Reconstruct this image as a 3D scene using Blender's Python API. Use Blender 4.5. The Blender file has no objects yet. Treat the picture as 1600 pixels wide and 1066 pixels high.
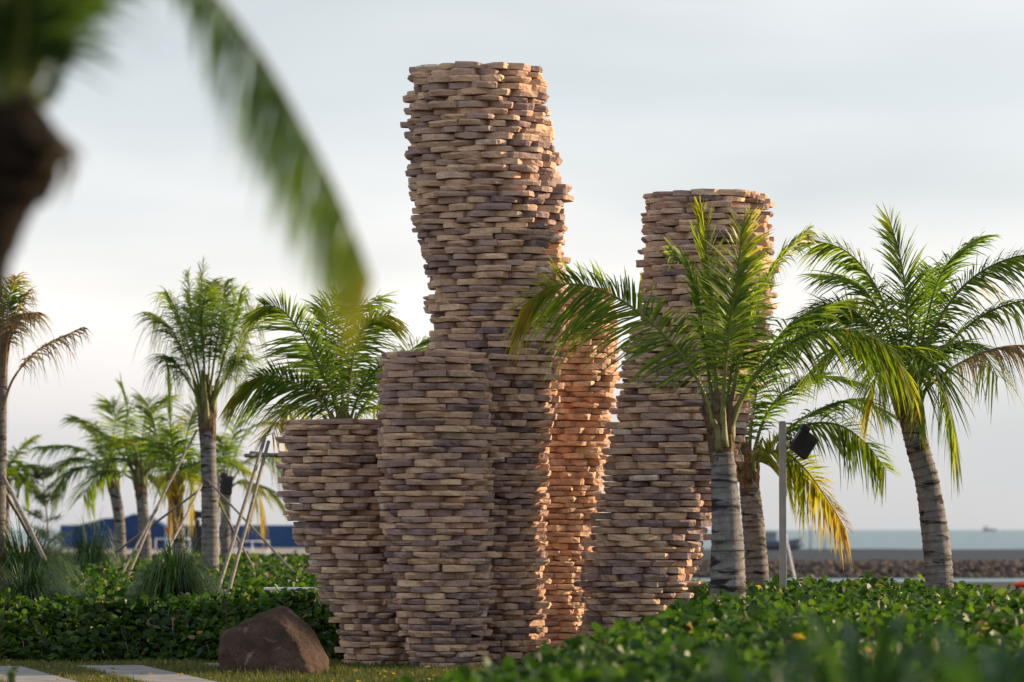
import bpy, bmesh, math, random
import numpy as np
from mathutils import Vector, Matrix, noise as mnoise

R = math.radians
rng = np.random.default_rng(7)
random.seed(7)
scene = bpy.context.scene
COL = scene.collection

# ------------------------------------------------------------------ camera
FPX, EYE, FOCUS = 6000.0, 1.5, 42.0
PITCH = math.atan(295 / FPX)
cam_d = bpy.data.cameras.new('camera')
cam = bpy.data.objects.new('camera', cam_d)
COL.objects.link(cam)
cam.location = (0, 0, EYE)
cam.rotation_euler = (R(90) + PITCH, 0, 0)
cam_d.sensor_width = 36.0
cam_d.lens = 135.0
cam_d.clip_start = 0.1
cam_d.clip_end = 60000
cam_d.dof.use_dof = True
cam_d.dof.focus_distance = FOCUS
cam_d.dof.aperture_fstop = 2.4
scene.camera = cam

# ------------------------------------------------------------------ light
SUN_PHI, SUN_EL = R(112), R(14)
sun_dir = Vector((math.sin(SUN_PHI) * math.cos(SUN_EL), -math.cos(SUN_PHI) * math.cos(SUN_EL), math.sin(SUN_EL)))
sd = bpy.data.lights.new('sun', 'SUN')
sd.energy = 5.0
sd.angle = R(0.6)
sd.color = (1.0, 0.74, 0.47)
sun = bpy.data.objects.new('sun', sd)
COL.objects.link(sun)
sun.rotation_euler = sun_dir.to_track_quat('Z', 'Y').to_euler()

SKY_K = 0.65
world = bpy.data.worlds.new('World')
scene.world = world
world.use_nodes = True
wn, wl = world.node_tree.nodes, world.node_tree.links
wn.clear()
w_out = wn.new('ShaderNodeOutputWorld')
w_bg = wn.new('ShaderNodeBackground')
w_sky = wn.new('ShaderNodeTexSky')
w_sky.sky_type = 'NISHITA'
w_sky.sun_disc = False
w_sky.sun_elevation = SUN_EL
w_sky.sun_rotation = math.atan2(sun_dir.x, sun_dir.y)
w_sky.dust_density = 2.0
w_tc = wn.new('ShaderNodeTexCoord')
w_map = wn.new('ShaderNodeMapping')
w_map.inputs['Scale'].default_value = (2.6, 2.6, 11.0)
w_map.inputs['Rotation'].default_value = (0, R(1.5), 0)
w_map.inputs['Location'].default_value = (0.35, 0.0, 1.15)
w_noise = wn.new('ShaderNodeTexNoise')
w_noise.inputs['Scale'].default_value = 1.0
w_noise.inputs['Detail'].default_value = 4.0
w_noise.inputs['Roughness'].default_value = 0.5
w_ramp = wn.new('ShaderNodeValToRGB')
w_ramp.color_ramp.elements[0].position = 0.36
w_ramp.color_ramp.elements[0].color = (0.25, 0.25, 0.25, 1)
w_ramp.color_ramp.elements[1].position = 0.60
w_ramp.color_ramp.elements[1].color = (1, 1, 1, 1)
w_scale = wn.new('ShaderNodeMix'); w_scale.data_type = 'RGBA'; w_scale.blend_type = 'MULTIPLY'
w_scale.inputs[0].default_value = 1.0
w_scale.inputs[7].default_value = (0.055, 0.055, 0.055, 1)
w_thin = wn.new('ShaderNodeMix'); w_thin.data_type = 'RGBA'      # thin high veil over the clear sky
w_thin.inputs[0].default_value = 0.72
w_thin.inputs[7].default_value = (0.66 * SKY_K, 0.73 * SKY_K, 0.79 * SKY_K, 1)
w_sep = wn.new('ShaderNodeSeparateXYZ')
w_el = wn.new('ShaderNodeValToRGB')                              # cloud veil: dull haze at the horizon, bright above
while len(w_el.color_ramp.elements) < 8: w_el.color_ramp.elements.new(0.5)
for e, (p_, c_) in zip(w_el.color_ramp.elements,
                       [(0.0, (0.68, 0.645, 0.635)), (0.03, (0.81, 0.78, 0.77)), (0.06, (1.10, 1.055, 1.005)), (0.085, (1.10, 1.085, 1.055)),
                        (0.112, (0.82, 0.865, 0.895)), (0.15, (0.97, 0.97, 0.965)), (0.38, (0.52, 0.56, 0.63)), (1.0, (0.30, 0.35, 0.44))]):
    e.position = p_; e.color = tuple(v * SKY_K for v in c_) + (1,)
w_mix = wn.new('ShaderNodeMix'); w_mix.data_type = 'RGBA'
wl.new(w_tc.outputs['Generated'], w_map.inputs[0])
wl.new(w_tc.outputs['Generated'], w_sep.inputs[0])
wl.new(w_sep.outputs['Z'], w_el.inputs[0])
wl.new(w_map.outputs[0], w_noise.inputs['Vector'])
wl.new(w_noise.outputs['Fac'], w_ramp.inputs[0])
wl.new(w_sky.outputs[0], w_scale.inputs[6])
wl.new(w_scale.outputs[2], w_thin.inputs[6])
wl.new(w_thin.outputs[2], w_mix.inputs[6])
wl.new(w_el.outputs[0], w_mix.inputs[7])
wl.new(w_ramp.outputs[0], w_mix.inputs[0])
wl.new(w_mix.outputs[2], w_bg.inputs[0])
w_bg.inputs[1].default_value = 1.0
wl.new(w_bg.outputs[0], w_out.inputs[0])

vs = scene.view_settings
vs.view_transform = 'Standard'
vs.look = 'None'
vs.exposure = 0.72
vs.gamma = 1.0
vs.use_curve_mapping = False
scene.cycles.max_bounces = 10
scene.cycles.diffuse_bounces = 5
scene.cycles.transparent_max_bounces = 8
scene.cycles.use_denoising = True

# ------------------------------------------------------------------ helpers
CP, SP = math.cos(PITCH), math.sin(PITCH)

def P(px, py, d):
    """World point at distance d along the view axis (ground distance) for a pixel of the 1600 px frame."""
    a, b = (px - 800) / FPX, (533 - py) / FPX
    y, z = CP - b * SP, SP + b * CP
    k = d / y
    return Vector((a * k, d, EYE + z * k))

def px_of(p):
    v = Vector(p) - Vector((0, 0, EYE))
    f = v.y * CP + v.z * SP
    u = -v.y * SP + v.z * CP
    return 800 + FPX * v.x / f, 533 - FPX * u / f

def tag(o, label=None, cat=None, group=None, kind=None):
    if label: o['label'] = label
    if cat: o['category'] = cat
    if group: o['group'] = group
    if kind: o['kind'] = kind
    return o

def empty(name, loc=(0, 0, 0)):
    o = bpy.data.objects.new(name, None)
    o.empty_display_size = 0.2
    o.location = loc
    COL.objects.link(o)
    return o

def link(name, me, parent=None, origin=None):
    o = bpy.data.objects.new(name, me)
    COL.objects.link(o)
    if origin is not None:
        o.location = origin
    if parent is not None:
        o.parent = parent
    return o

def np_mesh(name, V, F, mats, attrs=None, smooth=False, midx=None):
    """V (n,3), F (m,k) int array of equal-sized faces."""
    me = bpy.data.meshes.new(name)
    V = np.ascontiguousarray(V, dtype=np.float32)
    F = np.ascontiguousarray(F, dtype=np.int32)
    m, k = F.shape
    me.vertices.add(len(V)); me.vertices.foreach_set('co', V.ravel())
    me.loops.add(m * k); me.loops.foreach_set('vertex_index', F.ravel())
    me.polygons.add(m)
    me.polygons.foreach_set('loop_start', np.arange(0, m * k, k, dtype=np.int32))
    if smooth:
        me.polygons.foreach_set('use_smooth', np.ones(m, dtype=bool))
    else:
        me.polygons.foreach_set('use_smooth', np.zeros(m, dtype=bool))
    for mt in (mats if isinstance(mats, (list, tuple)) else [mats]):
        me.materials.append(mt)
    if midx is not None:
        me.polygons.foreach_set('material_index', np.asarray(midx, dtype=np.int32))
    for an, av in (attrs or {}).items():
        at = me.attributes.new(an, 'FLOAT', 'POINT')
        at.data.foreach_set('value', np.ascontiguousarray(av, dtype=np.float32))
    me.update(calc_edges=True)
    return me

def py_mesh(name, V, F, mat, smooth=False, attrs=None):
    me = bpy.data.meshes.new(name)
    me.from_pydata([tuple(v) for v in V], [], F)
    me.materials.append(mat)
    if smooth:
        for p in me.polygons: p.use_smooth = True
    for an, av in (attrs or {}).items():
        at = me.attributes.new(an, 'FLOAT', 'POINT')
        at.data.foreach_set('value', np.asarray(av, dtype=np.float32))
    me.update()
    return me

def bm_mesh(name, bm, mat, smooth=False):
    bmesh.ops.recalc_face_normals(bm, faces=bm.faces)
    me = bpy.data.meshes.new(name)
    bm.to_mesh(me); bm.free()
    me.materials.append(mat)
    if smooth:
        for p in me.polygons: p.use_smooth = True
    return me

def box_bm(bm, c, s, rot=None, bevel=0.0):
    m = Matrix.Translation(c) @ (rot.to_4x4() if rot is not None else Matrix.Identity(4)) @ Matrix.Diagonal((s[0], s[1], s[2], 1))
    r = bmesh.ops.create_cube(bm, size=1.0, matrix=m)
    if bevel > 0:
        es = list({e for v in r['verts'] for e in v.link_edges})
        bmesh.ops.bevel(bm, geom=es, offset=bevel, segments=2, affect='EDGES', profile=0.6)
    return bm

def catmull(pts, n):
    pts = [Vector(p) for p in pts]
    e = [pts[0] * 2 - pts[1]] + pts + [pts[-1] * 2 - pts[-2]]
    segs = len(pts) - 1
    out = []
    for i in range(n):
        t = i / (n - 1) * segs
        k = min(int(t), segs - 1); f = t - k
        a, b, c, d = e[k], e[k + 1], e[k + 2], e[k + 3]
        out.append(0.5 * ((2 * b) + (c - a) * f + (2 * a - 5 * b + 4 * c - d) * f * f + (3 * b - a - 3 * c + d) * f ** 3))
    return out

def tube_arrays(path, radii, sides, jitter=0.0, cap=True):
    n = len(path)
    V, F = [], []
    ref = Vector((0.31, 0.9, 0.2))
    for i, p in enumerate(path):
        t = (path[min(i + 1, n - 1)] - path[max(i - 1, 0)]).normalized()
        if abs(t.dot(ref)) > 0.95: ref = Vector((0.9, 0.1, 0.3))
        a = t.cross(ref).normalized(); b = t.cross(a).normalized()
        for j in range(sides):
            an = 2 * math.pi * j / sides
            r = radii[i] * (1 + (random.uniform(-jitter, jitter) if jitter else 0))
            V.append(p + (a * math.cos(an) + b * math.sin(an)) * r)
    for i in range(n - 1):
        for j in range(sides):
            k = (j + 1) % sides
            F.append((i * sides + j, i * sides + k, (i + 1) * sides + k, (i + 1) * sides + j))
    if cap:
        F.append(tuple(range(sides))[::-1]); F.append(tuple((n - 1) * sides + j for j in range(sides)))
    return V, F

# ------------------------------------------------------------------ materials
def new_mat(name):
    m = bpy.data.materials.new(name)
    m.use_nodes = True
    nt = m.node_tree
    return m, nt.nodes, nt.links, nt.nodes['Principled BSDF']

def ramp(n, stops, interp='LINEAR'):
    r = n.new('ShaderNodeValToRGB')
    cr = r.color_ramp
    cr.interpolation = interp
    while len(cr.elements) < len(stops): cr.elements.new(0.5)
    for e, (p, c) in zip(cr.elements, stops):
        e.position = p; e.color = (c[0], c[1], c[2], 1)
    return r

def noise(n, l, vec, scale, detail=4, rough=0.55, dist=0.0):
    t = n.new('ShaderNodeTexNoise')
    t.inputs['Scale'].default_value = scale
    t.inputs['Detail'].default_value = detail
    t.inputs['Roughness'].default_value = rough
    t.inputs['Distortion'].default_value = dist
    if vec is not None: l.new(vec, t.inputs['Vector'])
    return t

def mixc(n, l, fac, a, b, mode='MIX'):
    m = n.new('ShaderNodeMix'); m.data_type = 'RGBA'; m.blend_type = mode
    for i, x in ((0, fac), (6, a), (7, b)):
        if hasattr(x, 'is_linked'): l.new(x, m.inputs[i])
        elif i == 0: m.inputs[0].default_value = x
        else: m.inputs[i].default_value = (x[0], x[1], x[2], 1)
    return m.outputs[2]

def mapping(n, l, vec, scale, loc=None):
    m = n.new('ShaderNodeMapping')
    m.inputs['Scale'].default_value = scale
    l.new(vec, m.inputs[0])
    if loc is not None: l.new(loc, m.inputs['Location'])
    return m.outputs[0]

def bump(n, l, h, strength, dist=0.02):
    b = n.new('ShaderNodeBump')
    b.inputs['Strength'].default_value = strength
    b.inputs['Distance'].default_value = dist
    l.new(h, b.inputs['Height'])
    return b.outputs[0]

def attr(n, name):
    a = n.new('ShaderNodeAttribute'); a.attribute_name = name
    return a.outputs['Fac']

def plain(name, col, rough=0.6, metal=0.0, var=0.25, scale=6.0, spec=0.4, bump_s=0.15):
    m, n, l, b = new_mat(name)
    tc = n.new('ShaderNodeTexCoord')
    t = noise(n, l, tc.outputs['Object'], scale, 5, 0.6)
    r = ramp(n, [(0.3, [c * (1 - var) for c in col]), (0.7, [min(1, c * (1 + var)) for c in col])])
    l.new(t.outputs['Fac'], r.inputs[0])
    l.new(r.outputs[0], b.inputs['Base Color'])
    b.inputs['Roughness'].default_value = rough
    b.inputs['Metallic'].default_value = metal
    b.inputs['Specular IOR Level'].default_value = spec
    if bump_s: l.new(bump(n, l, t.outputs['Fac'], bump_s), b.inputs['Normal'])
    return m

def mat_stone():
    m, n, l, b = new_mat('split_sandstone')
    tc = n.new('ShaderNodeTexCoord')
    tint = attr(n, 'tint')
    off = n.new('ShaderNodeVectorMath'); off.operation = 'SCALE'
    off.inputs[0].default_value = (37.0, 91.0, 53.0)
    l.new(tint, off.inputs['Scale'])
    add = n.new('ShaderNodeVectorMath'); add.operation = 'ADD'
    l.new(tc.outputs['Object'], add.inputs[0]); l.new(off.outputs[0], add.inputs[1])
    v = add.outputs[0]
    base = ramp(n, [(0.00, (0.17, 0.13, 0.135)), (0.12, (0.31, 0.225, 0.22)), (0.26, (0.45, 0.32, 0.28)),
                    (0.40, (0.57, 0.395, 0.305)), (0.55, (0.67, 0.47, 0.33)), (0.72, (0.76, 0.565, 0.38)),
                    (0.86, (0.68, 0.41, 0.275)), (0.95, (0.74, 0.66, 0.56)), (1.0, (0.46, 0.34, 0.31))])
    l.new(tint, base.inputs[0])
    # patches of a second mineral colour on the same stone
    n1 = noise(n, l, mapping(n, l, v, (6.0, 6.0, 7.0)), 1.0, 5, 0.6, 0.4)
    r1 = ramp(n, [(0.46, (0, 0, 0)), (0.70, (.85, .85, .85))])
    l.new(n1.outputs['Fac'], r1.inputs[0])
    c1 = mixc(n, l, r1.outputs[0], base.outputs[0], (0.42, 0.305, 0.26))
    # bedding bands
    n2 = noise(n, l, mapping(n, l, v, (5.0, 5.0, 36.0)), 1.0, 3, 0.6, 0.2)
    r2 = ramp(n, [(0.30, (0.88, 0.87, 0.87)), (0.70, (1.10, 1.08, 1.06))])
    l.new(n2.outputs['Fac'], r2.inputs[0])
    c2 = mixc(n, l, 1.0, c1, r2.outputs[0], 'MULTIPLY')
    n3 = noise(n, l, v, 60.0, 6, 0.7)
    r3 = ramp(n, [(0.25, (0.62, 0.62, 0.62)), (0.75, (1.3, 1.28, 1.25))])
    l.new(n3.outputs['Fac'], r3.inputs[0])
    c3 = mixc(n, l, 0.8, c2, r3.outputs[0], 'MULTIPLY')
    l.new(c3, b.inputs['Base Color'])
    b.inputs['Roughness'].default_value = 0.85
    b.inputs['Specular IOR Level'].default_value = 0.25
    n4 = noise(n, l, mapping(n, l, v, (17.0, 17.0, 22.0)), 1.0, 6, 0.55)
    l.new(bump(n, l, n4.outputs['Fac'], 0.6, 0.03), b.inputs['Normal'])
    return m

def mat_leaf(name, stops, trans=0.38, rough=0.38, spec=0.45, tcol=1.6, a='tone'):
    m, n, l, b = new_mat(name)
    r = ramp(n, stops)
    l.new(attr(n, a), r.inputs[0])
    tc = n.new('ShaderNodeTexCoord')
    nz = noise(n, l, tc.outputs['Object'], 3.0, 3)
    rr = ramp(n, [(0.3, (0.75, 0.78, 0.75)), (0.7, (1.2, 1.15, 1.1))])
    l.new(nz.outputs['Fac'], rr.inputs[0])
    c = mixc(n, l, 1.0, r.outputs[0], rr.outputs[0], 'MULTIPLY')
    l.new(c, b.inputs['Base Color'])
    b.inputs['Roughness'].default_value = rough
    b.inputs['Specular IOR Level'].default_value = spec
    tr = n.new('ShaderNodeBsdfTranslucent')
    tcm = mixc(n, l, 1.0, c, (tcol, tcol * 1.02, tcol * 0.55), 'MULTIPLY')
    l.new(tcm, tr.inputs[0])
    mx = n.new('ShaderNodeMixShader')
    mx.inputs[0].default_value = trans
    l.new(b.outputs[0], mx.inputs[1]); l.new(tr.outputs[0], mx.inputs[2])
    l.new(mx.outputs[0], n['Material Output'].inputs['Surface'])
    return m

def mat_trunk():
    m, n, l, b = new_mat('palm_bark')
    tc = n.new('ShaderNodeTexCoord')
    oi = n.new('ShaderNodeObjectInfo')
    sh = n.new('ShaderNodeVectorMath'); sh.operation = 'SCALE'; sh.inputs[0].default_value = (31, 17, 43)
    l.new(oi.outputs['Random'], sh.inputs['Scale'])
    ad = n.new('ShaderNodeVectorMath'); ad.operation = 'ADD'
    l.new(tc.outputs['Object'], ad.inputs[0]); l.new(sh.outputs[0], ad.inputs[1])
    v = ad.outputs[0]
    n0 = noise(n, l, mapping(n, l, v, (9, 9, 9)), 1.0, 5, 0.65)
    base = ramp(n, [(0.3, (0.12, 0.112, 0.107)), (0.55, (0.205, 0.195, 0.188)), (0.75, (0.29, 0.28, 0.27))])
    l.new(n0.outputs['Fac'], base.inputs[0])
    nb = noise(n, l, mapping(n, l, v, (2.6, 2.6, 11.0)), 1.0, 4, 0.55, 0.7)
    rb = ramp(n, [(0.54, (0, 0, 0)), (0.63, (1, 1, 1))])
    l.new(nb.outputs['Fac'], rb.inputs[0])
    c = mixc(n, l, rb.outputs[0], base.outputs[0], (0.03, 0.027, 0.025))
    ring = attr(n, 'ring')
    rr = ramp(n, [(0.0, (0.32, 0.30, 0.29)), (0.18, (1, 1, 1)), (1.0, (1.1, 1.1, 1.1))])
    l.new(ring, rr.inputs[0])
    c = mixc(n, l, 1.0, c, rr.outputs[0], 'MULTIPLY')
    l.new(c, b.inputs['Base Color'])
    b.inputs['Roughness'].default_value = 0.9
    b.inputs['Specular IOR Level'].default_value = 0.2
    nf = noise(n, l, mapping(n, l, v, (60, 60, 14)), 1.0, 5, 0.7)
    l.new(bump(n, l, nf.outputs['Fac'], 0.5, 0.02), b.inputs['Normal'])
    return m

M = {}
M['stone'] = mat_stone()
M['frond'] = mat_leaf('palm_leaf', [(0.0, (0.020, 0.050, 0.012)), (0.30, (0.088, 0.165, 0.020)), (0.50, (0.23, 0.30, 0.028)),
                                    (0.64, (0.34, 0.32, 0.03)), (0.74, (0.44, 0.29, 0.04)), (0.85, (0.25, 0.18, 0.11)), (1.0, (0.19, 0.15, 0.12))], 0.56, 0.42, 0.4)
M['rib'] = mat_leaf('palm_midrib', [(0.0, (0.10, 0.15, 0.03)), (0.5, (0.22, 0.24, 0.05)), (1.0, (0.27, 0.19, 0.11))], 0.12, 0.45, 0.4)
M['vine'] = mat_leaf('beach_vine_leaf', [(0.0, (0.012, 0.036, 0.008)), (0.45, (0.040, 0.098, 0.012)), (0.80, (0.10, 0.175, 0.016)),
                                         (0.955, (0.16, 0.225, 0.02)), (0.965, (0.42, 0.36, 0.05)), (0.978, (0.45, 0.28, 0.05)), (0.985, (0.26, 0.18, 0.11)), (1.0, (0.17, 0.12, 0.085))], 0.42, 0.47, 0.32)
M['grassy'] = mat_leaf('ornamental_grass_blade', [(0.0, (0.014, 0.040, 0.014)), (0.6, (0.04, 0.10, 0.03)), (1.0, (0.16, 0.22, 0.08))], 0.3, 0.42, 0.4)
M['lawn'] = mat_leaf('lawn_blade', [(0.0, (0.05, 0.075, 0.02)), (0.5, (0.12, 0.14, 0.04)), (1.0, (0.34, 0.27, 0.12))], 0.3, 0.6, 0.2)
M['needle'] = mat_leaf('casuarina_needle', [(0.0, (0.03, 0.06, 0.025)), (1.0, (0.09, 0.13, 0.05))], 0.25, 0.6, 0.2)
M['trunk'] = mat_trunk()
M['fibre'] = plain('palm_fibre', (0.13, 0.088, 0.055), 0.95, 0, 0.5, 22, 0.1, 0.6)
M['darkfibre'] = plain('old_palm_fibre', (0.016, 0.012, 0.009), 0.95, 0, 0.5, 30, 0.1, 0.6)
M['boot'] = plain('palm_leaf_base', (0.20, 0.20, 0.075), 0.6, 0, 0.45, 9, 0.3, 0.3)
M['soil'] = plain('dark_soil', (0.045, 0.036, 0.024), 0.95, 0, 0.4, 4, 0.1, 0.5)
M['wood'] = plain('grey_timber_pole', (0.24, 0.215, 0.19), 0.85, 0, 0.35, 11, 0.2, 0.3)
M['steel'] = plain('galvanised_steel', (0.33, 0.36, 0.39), 0.45, 0.35, 0.12, 7, 0.5, 0.04)
M['black'] = plain('black_housing', (0.014, 0.015, 0.018), 0.5, 0, 0.3, 14, 0.4, 0.05)
M['lens'] = plain('lamp_glass_rim', (0.42, 0.41, 0.39), 0.35, 0.1, 0.1, 5, 0.5, 0.0)
M['blue'] = plain('blue_hoarding', (0.016, 0.068, 0.21), 0.5, 0, 0.22, 1.2, 0.4, 0.05)
M['tarp'] = plain('navy_tarpaulin', (0.018, 0.05, 0.16), 0.65, 0, 0.3, 1.5, 0.3, 0.2)
M['white'] = plain('white_paint', (0.74, 0.75, 0.76), 0.5, 0, 0.06, 3, 0.4, 0.03)
M['red'] = plain('red_paint', (0.50, 0.03, 0.03), 0.5, 0, 0.15, 5, 0.4, 0.05)
M['orange'] = plain('orange_vinyl', (0.85, 0.09, 0.015), 0.5, 0, 0.15, 6, 0.4, 0.1)
M['hull'] = plain('boat_hull_paint', (0.22, 0.27, 0.34), 0.45, 0, 0.2, 2, 0.5, 0.05)
M['concrete'] = plain('pad_concrete', (0.33, 0.33, 0.33), 0.9, 0, 0.2, 7, 0.2, 0.2)
M['rockbank'] = plain('dark_revetment_rock', (0.10, 0.08, 0.068), 0.9, 0, 0.5, 0.9, 0.2, 0.5)

def mat_ground():
    m, n, l, b = new_mat('ground_soil_sand')
    g = n.new('ShaderNodeNewGeometry')
    t1 = noise(n, l, g.outputs['Position'], 0.05, 5, 0.6)
    r = ramp(n, [(0.3, (0.28, 0.255, 0.23)), (0.7, (0.38, 0.355, 0.33))])
    l.new(t1.outputs['Fac'], r.inputs[0])
    t2 = noise(n, l, g.outputs['Position'], 5.0, 6, 0.7)
    near = ramp(n, [(0.3, (0.05, 0.05, 0.022)), (0.7, (0.12, 0.105, 0.055))])
    l.new(t2.outputs['Fac'], near.inputs[0])
    sep = n.new('ShaderNodeSeparateXYZ'); l.new(g.outputs['Position'], sep.inputs[0])
    mr = n.new('ShaderNodeMapRange'); mr.inputs[1].default_value = 96; mr.inputs[2].default_value = 112
    l.new(sep.outputs['Y'], mr.inputs[0])
    mx_ = n.new('ShaderNodeMapRange'); mx_.inputs[1].default_value = 0; mx_.inputs[2].default_value = 6
    l.new(sep.outputs['X'], mx_.inputs[0])
    far = mixc(n, l, mx_.outputs[0], r.outputs[0], mixc(n, l, t1.outputs['Fac'], (0.030, 0.045, 0.066), (0.044, 0.062, 0.086)))
    c = mixc(n, l, mr.outputs[0], near.outputs[0], far)
    l.new(c, b.inputs['Base Color'])
    b.inputs['Roughness'].default_value = 0.95
    b.inputs['Specular IOR Level'].default_value = 0.15
    l.new(bump(n, l, t2.outputs['Fac'], 0.5, 0.03), b.inputs['Normal'])
    return m
M['ground'] = mat_ground()

def mat_water():
    m, n, l, b = new_mat('sea_water')
    g = n.new('ShaderNodeNewGeometry')
    t = noise(n, l, mapping(n, l, g.outputs['Position'], (0.15, 0.6, 1)), 1.0, 5, 0.6)
    r = ramp(n, [(0.3, (0.10, 0.20, 0.24)), (0.7, (0.15, 0.27, 0.30))])
    l.new(t.outputs['Fac'], r.inputs[0])
    l.new(r.outputs[0], b.inputs['Base Color'])
    b.inputs['Roughness'].default_value = 0.28
    b.inputs['IOR'].default_value = 1.33
    l.new(bump(n, l, t.outputs['Fac'], 1.0, 0.9), b.inputs['Normal'])
    return m
M['water'] = mat_water()

def mat_slab():
    m, n, l, b = new_mat('paving_stone')
    tc = n.new('ShaderNodeTexCoord')
    v = tc.outputs['Object']
    t = noise(n, l, v, 3.0, 6, 0.65)
    r = ramp(n, [(0.3, (0.15, 0.145, 0.135)), (0.5, (0.27, 0.26, 0.245)), (0.7, (0.36, 0.35, 0.335))])
    l.new(t.outputs['Fac'], r.inputs[0])
    t2 = noise(n, l, v, 70.0, 3, 0.7)
    r2 = ramp(n, [(0.3, (0.8, 0.8, 0.8)), (0.7, (1.1, 1.1, 1.1))])
    l.new(t2.outputs['Fac'], r2.inputs[0])
    l.new(mixc(n, l, 1.0, r.outputs[0], r2.outputs[0], 'MULTIPLY'), b.inputs['Base Color'])
    b.inputs['Roughness'].default_value = 0.85
    l.new(bump(n, l, t2.outputs['Fac'], 0.25, 0.01), b.inputs['Normal'])
    return m
M['slab'] = mat_slab()

def mat_boulder():
    m, n, l, b = new_mat('brown_boulder')
    tc = n.new('ShaderNodeTexCoord')
    v = tc.outputs['Object']
    t = noise(n, l, v, 4.0, 7, 0.65)
    r = ramp(n, [(0.3, (0.045, 0.030, 0.024)), (0.5, (0.095, 0.062, 0.047)), (0.7, (0.15, 0.10, 0.075))])
    l.new(t.outputs['Fac'], r.inputs[0])
    t2 = noise(n, l, v, 5.5, 6, 0.7, 0.5)
    r2 = ramp(n, [(0.62, (0, 0, 0)), (0.70, (0.65, 0.65, 0.65))])
    l.new(t2.outputs['Fac'], r2.inputs[0])
    c = mixc(n, l, r2.outputs[0], r.outputs[0], (0.42, 0.37, 0.34))
    tf = noise(n, l, v, 75.0, 4, 0.8)
    rf = ramp(n, [(0.35, (0.5, 0.5, 0.5)), (0.65, (1.45, 1.4, 1.35))])
    l.new(tf.outputs['Fac'], rf.inputs[0])
    c = mixc(n, l, 0.8, c, rf.outputs[0], 'MULTIPLY')
    l.new(c, b.inputs['Base Color'])
    b.inputs['Roughness'].default_value = 0.9
    b.inputs['Specular IOR Level'].default_value = 0.25
    t3 = noise(n, l, v, 26.0, 9, 0.78)
    l.new(bump(n, l, t3.outputs['Fac'], 1.0, 0.035), b.inputs['Normal'])
    return m
M['boulder'] = mat_boulder()

# ------------------------------------------------------------------ terrain, water
def sstep(a, b, x):
    t = np.clip((x - a) / (b - a), 0, 1)
    return t * t * (3 - 2 * t)

WATER_Z = -0.32
def terrain():
    ys = np.unique(np.concatenate([np.linspace(-30, 36, 12), np.linspace(36, 110, 40), np.linspace(110, 170, 61), np.linspace(170, 420, 40)]))
    xs = np.unique(np.concatenate([np.linspace(-260, -20, 20), np.linspace(-20, 60, 81), np.linspace(60, 260, 20)]))
    X, Y = np.meshgrid(xs, ys)
    right = sstep(-3.0, 4.0, X - (Y - 110) * 0.0)
    z = np.zeros_like(X)
    dip = sstep(112, 122, Y) * (1 - sstep(144, 148, Y))
    ridge = sstep(145, 150, Y) * (1 - sstep(155, 165, Y))
    flat = sstep(150, 165, Y)
    far = sstep(352, 372, Y)
    zr = -1.1 * dip + 0.0 * ridge - 0.24 * flat
    z = z + right * zr
    z = z - 2.2 * far
    z = z + 0.03 * np.sin(X * 0.31 + 1.3) * np.sin(Y * 0.23) * sstep(60, 110, Y)
    nx, ny = len(xs), len(ys)
    V = np.stack([X, Y, z], -1).reshape(-1, 3)
    i = np.arange(ny - 1)[:, None] * nx + np.arange(nx - 1)[None, :]
    F = np.stack([i, i + 1, i + nx + 1, i + nx], -1).reshape(-1, 4)
    o = link('ground', np_mesh('ground', V, F, M['ground'], smooth=True))
    tag(o, kind='structure')
terrain()
w = link('sea', py_mesh('sea', [(-9000, 100, WATER_Z), (9000, 100, WATER_Z), (30000, 40000, WATER_Z), (-30000, 40000, WATER_Z)], [(0, 1, 2, 3)], M['water']))
tag(w, kind='structure')

# lump of rock: icosphere roughened, used for the revetment
def rock_arrays(size, seed, sub=1):
    bm = bmesh.new()
    bmesh.ops.create_icosphere(bm, subdivisions=sub, radius=0.5)
    r = random.Random(seed)
    o = Vector((r.random() * 50, r.random() * 50, r.random() * 50))
    for v in bm.verts:
        k = 1 + 0.55 * mnoise.noise(v.co * 2.1 + o)
        v.co = Vector((v.co.x * size[0], v.co.y * size[1], v.co.z * size[2])) * k
    V = np.array([v.co[:] for v in bm.verts]); F = np.array([[v.index for v in f.verts] for f in bm.faces])
    bm.free()
    return V, F

def revetment():
    Vs, Fs, base = [], [], 0
    lib = [rock_arrays((1, 1, .8), s) for s in range(12)]
    r = random.Random(3)
    for k in range(3600):
        x = r.uniform(2.0, 34.0)
        y = r.uniform(143.5, 153)
        z = -0.55 + 0.70 * min(1, (y - 143.5) / 5.5)
        V, F = lib[r.randrange(12)]
        s = r.uniform(0.15, 0.48)
        a = r.uniform(0, 6.28)
        Rm = np.array([[math.cos(a), -math.sin(a), 0], [math.sin(a), math.cos(a), 0], [0, 0, 1]])
        Vs.append((V * s) @ Rm.T + np.array([x, y, z])); Fs.append(F + base); base += len(V)
    o = link('rock_revetment', np_mesh('rock_revetment', np.vstack(Vs), np.vstack(Fs), M['rockbank']))
    tag(o, 'bank of dark tumbled rocks along the far side of the inlet', 'rock bank', kind='stuff')
revetment()

# ------------------------------------------------------------------ vegetation height fields
def fbm2(x, y, s=0.0):
    return (np.sin(x * 1.13 + 1.7 + s) * np.cos(y * 0.71 + 0.4 * s) + 0.6 * np.sin(x * 2.3 - y * 1.1 + 2.1 * s)
            + 0.45 * np.sin(y * 1.9 + x * 0.8 + s) + 0.35 * np.sin(x * 4.1 + 3.2 * s) * np.sin(y * 3.7))

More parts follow.
